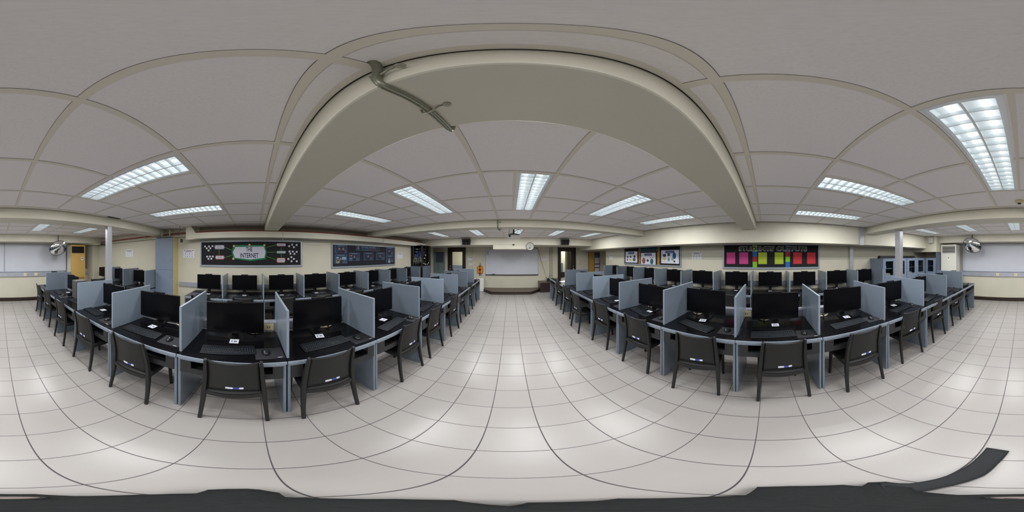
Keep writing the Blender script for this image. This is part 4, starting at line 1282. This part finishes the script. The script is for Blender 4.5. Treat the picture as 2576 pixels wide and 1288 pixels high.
for k, z in enumerate((0.16, 0.29, 0.42, 0.55, 0.66)):
    MB().box(-0.17, 0.17, 0.06, 0.36, z, z + 0.045, mat('switch_unit', srgb(46, 48, 54), 0.4)).box(-0.15 + 0.02 * k, -0.06 + 0.02 * k, 0.052, 0.06, z + 0.012, z + 0.03, M_WPLAST).build('network_switch', None, t)
cols = (flat('blue_cable', 40, 60, 150, 0.5), flat('grey_cable', 150, 152, 142, 0.5), flat('maroon_cable', 110, 50, 70, 0.5))
for nm, m, n, xr, zr in (('blue_cables', cols[0], 16, (-0.02, 0.18), (0.25, 0.66)), ('grey_cables', cols[1], 22, (-0.14, 0.2), (0.02, 0.5)), ('maroon_cables', cols[2], 8, (0.1, 0.24), (0.2, 0.72))):
    mb = MB()
    for k in range(n):
        x = random.uniform(*xr); x2 = max(-0.24, min(0.24, x + random.uniform(-0.14, 0.14)))
        z1 = random.uniform(zr[0] + (zr[1] - zr[0]) * .6, zr[1]); z0 = random.uniform(zr[0], zr[0] + (zr[1] - zr[0]) * .4)
        yy = random.uniform(0.1, 0.35) if nm[0] == 'm' else 0.03
        mb.tube([(x, yy, z1), ((x + x2) / 2 + random.uniform(-.05, .05), yy - 0.02, (z0 + z1) / 2), (x2, yy - 0.01, z0)], 0.005, n=5)
    o = mb.build(nm, m, t); o['kind'] = 'stuff'
for y, z in ((0.06, 0.1), (0.16, 0.06), (0.32, 0.05), (0.42, 0.1), (0.12, 0.3), (0.2, 0.42)):
    MB().box(w, w + 0.006, y, y + 0.045, z, z + 0.035).build('white_tag', M_WPLAST, t)
t = thing('router', 'white router box lying on top of the network rack', 'router', (-3.50, 5.7, 2.08))
MB().box(-0.14, 0.14, -0.1, 0.1, 0, 0.035, bev=0.005).build('body', M_WPLAST, t)
MB().box(0.0, 0.05, -0.03, 0.03, 0.035, 0.085, bev=0.006).build('plug', M_WPLAST, t)
# low cabinet under the rack
t = thing('side_cabinet', 'dark blue-grey cabinet under the network rack', 'cabinet', (-3.545, 5.46, 0))
MB().box(-0.28, 0.28, 0, 0.68, 0, 1.248, bev=0.003).build('body', flat('slate_cabinet', 84, 94, 106, 0.5), t)
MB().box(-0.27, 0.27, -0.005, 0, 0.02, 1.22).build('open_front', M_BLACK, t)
# electrical panel cabinet
t = thing('electrical_cabinet', 'tall grey-green cabinet with a dark electrical panel between the rack and left door', 'cabinet', (-3.53, 7.5, 0))
MB().box(-0.31, 0.25, 0, 0.19, 0, 1.84, bev=0.003).build('cabinet_body', flat('grey_green_paint', 108, 124, 128, 0.5), t)
MB().box(-0.12, 0.25, -0.1, 0, 1.36, 1.82, bev=0.003).build('panel_box', flat('dark_panel_paint', 52, 62, 74, 0.5), t)
MB().box(-0.2, 0.29, -0.12, 0.02, 1.83, 1.85).build('top_shelf', flat('dark_panel_paint', 52, 62, 74, 0.5), t)
MB().box(-0.05, -0.035, -0.012, 0, 0.9, 1.36).build('cable_duct', flat('dark_panel_paint', 52, 62, 74, 0.5), t)

# ---- tall blue cabinet on the left wall
t = thing('tall_cabinet', 'tall blue-grey two-door cabinet with cream side on the left wall', 'cabinet', (-3.55, -2.215, 0), R(90))
MB().box(-0.262, 0.262, 0.02, 0.298, 0, 2.12).build('carcass', mat('cream_side', srgb(206, 192, 140), 0.55), t)
for z0, z1 in ((0.05, 1.30), (1.305, 2.118)):
    d = MB().box(-0.26, 0.26, 0.0, 0.02, z0, z1, bev=0.002).build('door', M_BLUED, t)
    hz = 1.55 if z0 > 1 else 1.15
    MB().tube([(0.215, -0.001, hz - 0.04), (0.215, -0.02, hz - 0.03), (0.215, -0.02, hz + 0.03), (0.215, -0.001, hz + 0.04)], 0.005, n=6).build('handle', M_ALU, d)
t = thing('document_folder', 'green folders lying on top of the tall blue cabinet', 'folder', (-3.68, -2.2, 2.122))
MB().box(-0.12, 0.14, -0.24, 0.2, 0, 0.02).build('folder', flat('dull_green', 74, 84, 70), t)

# ---- pipes in the rear left
def pipe(name, label, pts, r, m, n=10, clips=(), cat='pipe'):
    t = thing(name, label, cat, (0, 0, 0))
    MB().tube(pts, r, n=n).build('pipe', m, t)
    if clips:
        mb = MB()
        for c in clips: mb.box(c[0] - 0.012, c[0] + 0.012, c[1] - 0.012, c[1] + 0.012, c[2], c[3])
        mb.build('hanger', M_PIPE, t)
    return t


pipe('water_pipe', 'red pipe running under the ceiling along the rear of the left wall', [(-3.77, -1.62, 2.245), (-3.77, -5.2, 2.19)], 0.016, M_RED)
pipe('water_pipe', 'thin red pipe lying on the ledge above the left notice boards', [(-3.575, -1.35, 2.212), (-3.575, 6.2, 2.212)], 0.011, M_RED)
pipe('water_pipe', 'cream pipe below the red pipe along the rear of the left wall', [(-3.78, -1.62, 2.165), (-3.78, -5.3, 2.125)], 0.02, M_PIPE, clips=[(-3.78, -4.4, 2.13, 2.3), (-3.78, -3.0, 2.13, 2.3)])
pipe('water_pipe', 'vertical cream pipe, front one of the pair above the tall cabinet', [(-3.62, -2.08, 2.12), (-3.62, -2.08, 2.37)], 0.014, M_PIPE)
pipe('water_pipe', 'vertical cream pipe, rear one of the pair above the tall cabinet', [(-3.62, -2.32, 2.12), (-3.62, -2.32, 2.37)], 0.014, M_PIPE)
pipe('drain_pipe', 'thick cream pipe along the top of the rear wall above the whiteboards', [(3.0, -5.60, 2.155), (1.0, -5.60, 2.15), (-0.6, -5.60, 2.135), (-3.0, -5.60, 2.12), (-3.5, -5.35, 2.115), (-3.78, -5.05, 2.11)], 0.032, M_PIPE, clips=[(1.9, -5.6, 2.16, 2.24), (0.3, -5.6, 2.15, 2.24), (-2.2, -5.6, 2.14, 2.24), (2.85, -5.6, 2.16, 2.3)])
t = thing('dangling_cable', 'dark cable hanging from the ceiling left of the internet board', 'cable', (-3.5, -1.72, 2.05))
MB().tube([(0, -0.02, 0.32), (0.0, 0.02, 0.24), (0, -0.06, 0.16), (0, -0.05, 0.09), (0, 0.03, 0.0)], 0.007, n=6).build('cable', M_GREYINK, t)
MB().box(-0.02, 0.02, 0.01, 0.06, -0.07, 0.01, bev=0.006).build('plug', M_RUBBER, t)
t = thing('hanging_cable', 'thin slack wire drooping under the ledge between the left boards', 'cable', (-3.56, 1.55, 2.06))
MB().tube([(0, -0.5 + 0.1 * k, -0.05 * math.sin(PI * k / 10)) for k in range(11)], 0.004, n=5).build('wire', M_GREYINK, t)
t = thing('pipe_insulation', 'dark foam-wrapped pipe end in the rear left corner under the ceiling', 'pipe', (-3.70, -5.05, 2.09))
MB().tube([(0.0, -0.28, 0.02), (0, -0.05, 0.02), (0, 0.16, 0.0)], 0.022, n=8, scales=[0.6, 1.3, 1.5]).build('foam', mat('dark_foam', srgb(66, 64, 48), 0.9), t)
pipe('wall_conduit', 'short thin conduit below the middle beam above the internet board', [(-3.56, 0.62, 2.02), (-3.56, 0.62, 2.215)], 0.008, M_PIPE, cat='conduit')
pipe('wall_conduit', 'short thin conduit below the far beam above the hall of fame board', [(-3.56, 3.60, 2.02), (-3.56, 3.60, 2.22)], 0.008, M_PIPE, cat='conduit')

# ---- aluminium duct on right beam and wall
t = thing('surface_duct', 'vertical aluminium duct fixed to the right-hand beam', 'duct', (3.37, -2.2, 1.92))
MB().box(-0.05, 0.0, -0.06, 0.06, 0, 0.45, bev=0.003).build('duct', M_ALU, t)
t = thing('surface_duct', 'vertical aluminium duct on the right wall below the beam', 'duct', (3.99, -2.26, 1.05))
MB().box(-0.05, 0.0, -0.055, 0.055, 0, 0.88, bev=0.003).build('duct', M_ALU, t)
t = thing('junction_box', 'small grey box on the boxed-in corner above the rear cabinets', 'box', (3.12, -5.0, 2.12))
MB().box(-0.09, 0.09, 0.0, 0.1, 0, 0.2, bev=0.004).build('box', mat('box_grey', srgb(186, 186, 180), 0.5), t)

# ---- flexible conduits across the beams
def flex(label, pts, clamps):
    t = thing('flexible_conduit', label, 'conduit', (0, 0, 0))
    # resample
    P = [Vector(p) for p in pts]
    out = []
    for i in range(len(P) - 1):
        p0 = P[max(i - 1, 0)]; p1 = P[i]; p2 = P[i + 1]; p3 = P[min(i + 2, len(P) - 1)]
        n = max(2, int((p2 - p1).length / 0.0042))
        for k in range(n):
            s = k / n
            out.append(0.5 * ((2 * p1) + (-p0 + p2) * s + (2 * p0 - 5 * p1 + 4 * p2 - p3) * s * s + (-p0 + 3 * p1 - 3 * p2 + p3) * s ** 3))
    out.append(P[-1])
    MB().tube(out, 0.0115, n=12, scales=[1.0 if i % 2 else 0.86 for i in range(len(out))]).build('conduit', M_FLEX, t)
    for c, d in clamps:
        c = Vector(c)
        mb = MB()
        mb.tube([c + Vector(v) for v in ((-0.022, 0, 0.012), (-0.018, 0, -0.008), (0, 0, -0.017), (0.018, 0, -0.006), (0.03, 0, 0.010), (0.058, 0, 0.012))], 0.0035, n=6)
        mb.disc((c.x + 0.055, c.y, c.z + 0.006), 0.011, 'z', M_CLAMP, n=14, h=0.006)
        mb.disc((c.x + 0.055, c.y, c.z + 0.003), 0.005, 'z', M_RUBBER, n=8, h=0.003)
        o = mb.build('clamp', None, t)
        o.data.materials.clear(); o.data.materials.append(M_CLAMP)


flex('thick flexible steel conduit wrapped across the near ceiling beam overhead', [(-0.215, 0.190, 2.38), (-0.22, 0.205, 2.35), (-0.226, 0.212, 2.30), (-0.228, 0.212, 2.24), (-0.226, 0.235, 2.206), (-0.219, 0.30, 2.203), (-0.213, 0.37, 2.203), (-0.209, 0.45, 2.203), (-0.205, 0.52, 2.205), (-0.200, 0.536, 2.23), (-0.198, 0.538, 2.29)], [((-0.226, 0.212, 2.285), 0), ((-0.213, 0.385, 2.205), 0)])
flex('short flexible steel conduit wrapped across the far ceiling beam', [(-0.245, 3.135, 2.37), (-0.247, 3.152, 2.33), (-0.25, 3.155, 2.26), (-0.25, 3.17, 2.21), (-0.247, 3.30, 2.205), (-0.235, 3.44, 2.205), (-0.225, 3.49, 2.22)], [((-0.247, 3.152, 2.31), 0), ((-0.247, 3.36, 2.21), 0)])

# ---- smoke detector
t = thing('smoke_detector', 'round cream smoke detector on the ceiling behind the camera', 'smoke detector', (0.043, -2.04, ZC))
MB().disc((0, 0, -0.02), 0.055, 'z', M_IVORY, n=28, h=0.02).disc((0, 0, -0.035), 0.042, 'z', M_IVORY, n=28, h=0.016).build('base', None, t)
MB().disc((0, 0, -0.045), 0.022, 'z', M_RUBBER, n=20, h=0.012).build('sensor', None, t)

# ================================================================= REAR WALL
t = wall_empty('whiteboard', 'rear whiteboard nearer the yellow air conditioner', 'whiteboard', 'back', -1.385, 1.565)
MB().box(-1.17, 1.17, -0.02, 0, -0.47, 0.55).build('writing_surface', M_BOARD, t)
MB().box(-1.18, 1.18, -0.028, 0, 0.54, 0.56).box(-1.18, -1.16, -0.028, 0, -0.49, 0.56).box(1.16, 1.18, -0.028, 0, -0.49, 0.56).build('frame', M_BFRAME, t)
MB().box(-1.18, 1.18, -0.06, 0, -0.495, -0.465, bev=0.004).build('tray', M_BFRAME, t)
t = wall_empty('whiteboard', 'rear whiteboard nearer the white air conditioner', 'whiteboard', 'back', 1.035, 1.565)
MB().box(-1.23, 1.23, -0.02, 0, -0.47, 0.55).build('writing_surface', M_BOARD, t)
MB().box(-1.24, 1.24, -0.028, 0, 0.54, 0.56).box(-1.24, -1.22, -0.028, 0, -0.49, 0.56).box(1.22, 1.24, -0.028, 0, -0.49, 0.56).build('frame', M_BFRAME, t)
MB().box(-1.24, 1.24, -0.06, 0, -0.495, -0.465, bev=0.004).build('tray', M_BFRAME, t)


def air_con(label, x, y, yellow):
    t = thing('floor_air_conditioner', label, 'air conditioner', (x, y, 0), PI)
    F = M_YELLOW if yellow else M_ACW
    MB().box(-0.30, 0.30, 0.012, 0.34, 0, 2.06, bev=0.012).build('body', M_ACW, t)
    mb = MB()
    gx0, gx1, gz0, gz1 = -0.26, 0.26, 1.76, 2.01
    mb.box(-0.305, 0.305, -0.01, 0.012, 0.86, gz0); mb.box(-0.305, 0.305, -0.01, 0.012, gz1, 2.065); mb.box(-0.305, gx0, -0.01, 0.012, gz0, gz1); mb.box(gx1, 0.305, -0.01, 0.012, gz0, gz1)
    mb.box(-0.305, 0.305, -0.01, 0.012, 0.0, 0.36); mb.box(-0.305, -0.27, -0.01, 0.012, 0.36, 0.86); mb.box(0.27, 0.305, -0.01, 0.012, 0.36, 0.86)
    mb.build('front_panel', F, t)
    mb = MB().box(gx0, gx1, 0.008, 0.0125, gz0, gz1, M_BLACK)
    n = 12 if yellow else 6
    lm = mat('dark_louvre', srgb(52, 42, 36), 0.5) if yellow else M_ACW
    for k in range(n):
        z = gz0 + (k + 0.5) * (gz1 - gz0) / n
        mb.box(gx0, gx1, -0.008, 0.008, z - 0.0025 if yellow else z - 0.006, z + 0.0025 if yellow else z + 0.006, lm)
    mb.build('air_outlet', None, t)
    mb = MB().box(-0.27, 0.27, 0.006, 0.012, 0.36, 0.86, M_TAN if yellow else M_ACW)
    for k in range(22): mb.box(-0.27, 0.27, -0.006, 0.006, 0.365 + k * 0.0225, 0.373 + k * 0.0225, M_YELLOW if yellow else M_ACW)
    mb.build('air_intake', None, t)
    cx = -0.18 if yellow else 0.0
    if yellow: cx = 0.17
    mb = MB().box(cx - 0.045, cx + 0.045, -0.014, -0.009, 1.50, 1.62, M_WPLAST).box(cx - 0.025, cx + 0.025, -0.016, -0.013, 1.575 if not yellow else 1.53, 1.60, M_GREYINK if yellow else M_BLACK)
    mb.build('control_panel', None, t)
    return t


air_con('tall yellowed floor air conditioner with dark louvres in the rear left corner', -2.838, -5.36, True)
air_con('tall white floor air conditioner in the rear right corner', 2.595, -5.31, False)


def mirror(label, x, z, yaw, ax, az, roll):
    t = thing('convex_mirror', label, 'mirror', (x, -5.20, z), PI + R(yaw))
    def f(u, v):
        a = u * 2 * PI
        r = v
        return (ax * r * math.cos(a), -0.075 * (1 - r * r), az * r * math.sin(a))
    o = MB().surf(f, 40, 8).build('mirror_dome', M_MIRROR, t)
    o2 = MB().tube([(ax * math.cos(a), 0.0, az * math.sin(a)) for a in [2 * PI * i / 40 for i in range(41)]], 0.009, n=6).build('rim', M_RUBBER, t)
    o3 = MB().surf(lambda u, v: (ax * v * math.cos(u * 2 * PI), 0.01, az * v * math.sin(u * 2 * PI)), 30, 2, thick=(0, 0.012, 0)).build('back_shell', M_RUBBER, t)
    for q in (o, o2, o3): q.rotation_euler = (Matrix.Rotation(R(14), 3, 'X') @ Matrix.Rotation(R(roll), 3, 'Y')).to_euler()
    MB().tube([(0, 0.02, 0.05), (0, 0.02, 0.3), (0, 0.0, 0.44)], 0.012, n=8).build('bracket', M_RUBBER, t)
    return t


mirror('round convex mirror with black rim above the left rear whiteboard', -1.99, 1.925, -22, 0.315, 0.235, -28)
mirror('round convex mirror with black rim above the right rear whiteboard', 1.665, 2.01, 20, 0.315, 0.235, 28)

# ---- window beside the yellow air conditioner
mb = MB().box(-3.50, -3.22, YB + 0.001, YB + 0.02, 1.15, 2.0)
struct('window_1', mb, mat('window_dark_glass', srgb(120, 112, 112), 0.2))
w1 = bpy.data.objects['window_1']
mb = MB()
for x in (-3.50, -3.36, -3.22): mb.box(x - 0.015, x + 0.015, YB, YB + 0.04, 1.13, 2.02)
mb.box(-3.5, -3.22, YB, YB + 0.04, 1.13, 1.16); mb.box(-3.5, -3.22, YB, YB + 0.04, 1.99, 2.02)
mb.build('window_frame', mat('window_frame_grey', srgb(150, 142, 140), 0.5), w1)


# ================================================================= GLASS CABINETS
def glass_cabinet(label, loc, rz, w, d, h, ndoor, group=None):
    t = thing('display_cabinet', label, 'cabinet', loc, rz, group)
    mb = MB()
    mb.box(-w / 2, -w / 2 + 0.018, 0.02, d, 0, h - 0.02); mb.box(w / 2 - 0.018, w / 2, 0.02, d, 0, h - 0.02)
    mb.box(-w / 2, w / 2, 0.0, d, h - 0.02, h + 0.001); mb.box(-w / 2 + 0.018, w / 2 - 0.018, 0.02, d - 0.012, 0, 0.05); mb.box(-w / 2 + 0.018, w / 2 - 0.018, d - 0.012, d - 0.001, 0, h - 0.02)
    mb.box(-w / 2 + 0.018, w / 2 - 0.018, 0.03, d - 0.012, 0.98, 1.0)
    mb.build('body', M_BLUED, t)
    MB().box(-w / 2 + 0.02, w / 2 - 0.02, 0.05, d - 0.02, 1.28, 1.294).build('shelf', M_BLUED, t)
    dw = w / ndoor
    for k in range(ndoor):
        a = -w / 2 + k * dw + 0.002; b = a + dw - 0.004
        e = 0.10
        mb = MB().box(a, a + e, 0, 0.018, 0.05, h - 0.022).box(b - e, b, 0, 0.018, 0.05, h - 0.022).box(a + e, b - e, 0, 0.018, 1.505, h - 0.022).box(a + e, b - e, 0, 0.018, 0.05, 1.095)
        dr = mb.build('door', M_BLUED, t)
        MB().box(a + e, b - e, 0.006, 0.010, 1.095, 1.505).build('glass', M_GLASS, dr)
        hx = (b - 0.03) if k % 2 == 0 else (a + 0.03)
        MB().disc((hx, -0.016, 1.33), 0.01, 'y', M_ALU, n=12, h=0.016).disc((hx, -0.012, 1.24), 0.008, 'y', M_ALU, n=12, h=0.012).build('knob', None, dr)
    return t


glass_cabinet('blue-grey cabinet with glass doors by the right wall, nearer the monitors', (3.4, -3.445, 0), R(-90), 1.0, 0.59, 1.58, 2)
glass_cabinet('blue-grey cabinet with glass doors by the right wall, nearer the rear corner', (3.4, -4.465, 0), R(-90), 1.0, 0.59, 1.58, 2)
glass_cabinet('narrow blue-grey glass-door cabinet standing against the rear wall', (3.19, -5.02, 0), PI, 0.44, 0.6, 1.58, 1)
t = thing('tall_side_panel', 'dark blue-grey tall panel between the glass cabinet and white air conditioner', 'panel', (2.94, -5.4, 0))
MB().box(-0.02, 0.02, -0.4, 0.38, 0, 1.79, bev=0.003).build('panel', flat('dark_blue_grey', 86, 96, 114, 0.5), t)
t = thing('soundbar', 'long black soundbar lying on top of the glass cabinets', 'soundbar', (3.62, -3.78, 1.58), R(-90))
MB().prism([(-0.80, -0.05, 0), (0.80, -0.05, 0), (0.80, -0.05, 0.06), (0.76, -0.05, 0.082), (-0.76, -0.05, 0.082), (-0.79, -0.05, 0.06)], (0, 0.12, 0)).build('body', M_RUBBER, t)
MB().box(0.70, 0.75, -0.052, -0.05, 0.015, 0.03).build('badge', M_GREYINK, t)
for lab, x, y, z, s, m in (('white box on the upper shelf behind the first glass door', 3.55, -3.13, 1.294, (0.05, 0.03, 0.07), M_WPLAST), ('white cable spool on the lower shelf behind the first glass door', 3.6, -3.2, 1.0, (0.1, 0.12, 0.14), M_WPLAST), ('beige carton on the lower shelf behind the second glass door', 3.62, -3.70, 1.0, (0.1, 0.1, 0.2), M_IVORY), ('heap of white leads behind the third glass door', 3.55, -4.18, 1.0, (0.1, 0.1, 0.12), M_WPLAST), ('small white tray behind the fourth glass door', 3.55, -4.68, 1.0, (0.12, 0.08, 0.04), M_WPLAST)):
    t = thing('stored_item', lab, 'box', (x, y, z))
    mb = MB().box(-s[0], s[0], -s[1], s[1], 0, s[2], bev=0.012)
    mb.box(-s[0] * .8, s[0] * .8, -s[1] * .8, s[1] * .8, s[2], s[2] + 0.006)
    mb.build('item', m, t)

# things lying on the far right desk
t = thing('paper_stack', 'loose white papers on the last desk of the right aisle row by the door', 'papers', (1.72, 5.0, 0.81))
MB().box(-0.12, 0.1, -0.12, 0.12, 0, 0.012, mtx=Matrix.Rotation(R(15), 4, 'Z')).box(-0.05, 0.11, -0.09, 0.09, 0.012, 0.03, mtx=Matrix.Rotation(R(-20), 4, 'Z')).build('sheets', M_WHITE, t)

# ================================================================= BAG AND STRAP UNDER THE CAMERA
out = [(-0.001, -0.177), (-0.04, -0.172), (-0.071, -0.14), (-0.126, -0.113), (-0.154, -0.087), (-0.167, -0.065), (-0.207, -0.063), (-0.221, -0.039), (-0.228, -0.012), (-0.221, 0.005), (-0.187, 0.027), (-0.143, 0.026), (-0.123, 0.051), (-0.08, 0.096), (-0.037, 0.108), (-0.018, 0.084), (0.0, 0.055), (0.009, 0.09), (0.053, 0.092), (0.079, 0.103), (0.141, 0.05), (0.164, 0.02), (0.248, 0.013), (0.254, -0.038), (0.24, -0.121), (0.21, -0.14), (0.235, -0.17), (0.22, -0.20), (0.176, -0.21), (0.122, -0.164), (0.066, -0.155), (0.038, -0.17)]
t = thing('camera_bag', 'crumpled black bag lying on the floor right under the camera', 'bag', (0, 0, 0))
bm = MB()
c0 = (0.02, -0.045)
rings = []
for k, (s, z) in enumerate(((1.0, 0.0), (1.03, 0.03), (1.0, 0.05), (0.85, 0.066), (0.6, 0.078), (0.3, 0.085))):
    rings.append([bm.bm.verts.new((c0[0] + (x - c0[0]) * s + 0.002 * math.sin(7 * i + k), c0[1] + (y - c0[1]) * s, z + (0.006 * math.sin(i * 1.7 + k * 2) if 0 < z < 0.08 and k > 2 else 0))) for i, (x, y) in enumerate(out)])
n = len(out)
for k in range(len(rings) - 1):
    for i in range(n):
        f = bm.bm.faces.new([rings[k][i], rings[k][(i + 1) % n], rings[k + 1][(i + 1) % n], rings[k + 1][i]]); f.smooth = True
bm.bm.faces.new(rings[-1]); bm.bm.faces.new(list(reversed(rings[0])))
bm.build('bag_body', M_BAG, t)
up_ = [(0.223, -0.185), (0.180, -0.22), (0.168, -0.287), (0.162, -0.357), (0.158, -0.471), (0.155, -0.577), (0.151, -0.671)]
lo_ = [(0.14, -0.127), (0.117, -0.149), (0.115, -0.207), (0.105, -0.269), (0.087, -0.36), (0.076, -0.491), (0.053, -0.644)]
mb = MB()
m_ = 6
def strap(u, v):
    i = min(int(u * m_), m_ - 1); s = u * m_ - i
    a = Vector(up_[i]).lerp(Vector(up_[i + 1]), s); b = Vector(lo_[i]).lerp(Vector(lo_[i + 1]), s)
    p = a.lerp(b, v)
    return (p.x, p.y, 0.066 - 0.055 * u + 0.006 * math.sin(v * PI))
mb.surf(strap, 24, 6, thick=(0, 0, -0.008))
mb.build('shoulder_strap', M_STRAP, t)
mb = MB()
mb.tube([(-0.004 + 0.036 * math.cos(a), -0.137 + 0.016 * math.sin(a), 0.083) for a in [2 * PI * i / 20 for i in range(21)]], 0.004, M_RUBBER, n=6)
mb.disc((-0.004, -0.137, 0.072), 0.033, 'z', M_BUCKLE, n=20, h=0.008, ry=0.014)
mb.build('buckle', None, t)

# corridor lamps behind the doors
for lab, x in (('white corridor ceiling lamp behind the left front door', -2.4), ('white corridor ceiling lamp behind the right front door', 2.3)):
    t = thing('corridor_lamp', lab, 'ceiling light', (x, 8.7, 2.5))
    MB().box(-0.3, 0.3, -0.08, 0.08, -0.04, 0.0).build('diffuser', mat('corridor_diffuser', (1, 1, 1, 1), 0.5, emit=((1, 0.98, 0.92, 1), 2.0)), t)
    ld = bpy.data.lights.new('corridor_light', 'AREA'); ld.shape = 'RECTANGLE'; ld.size = 0.6; ld.size_y = 0.16; ld.energy = 40; ld.color = (1, 0.97, 0.9)
    lo = bpy.data.objects.new('corridor_light', ld); C.objects.link(lo); lo.parent = t; lo.location = (0, 0, -0.045)
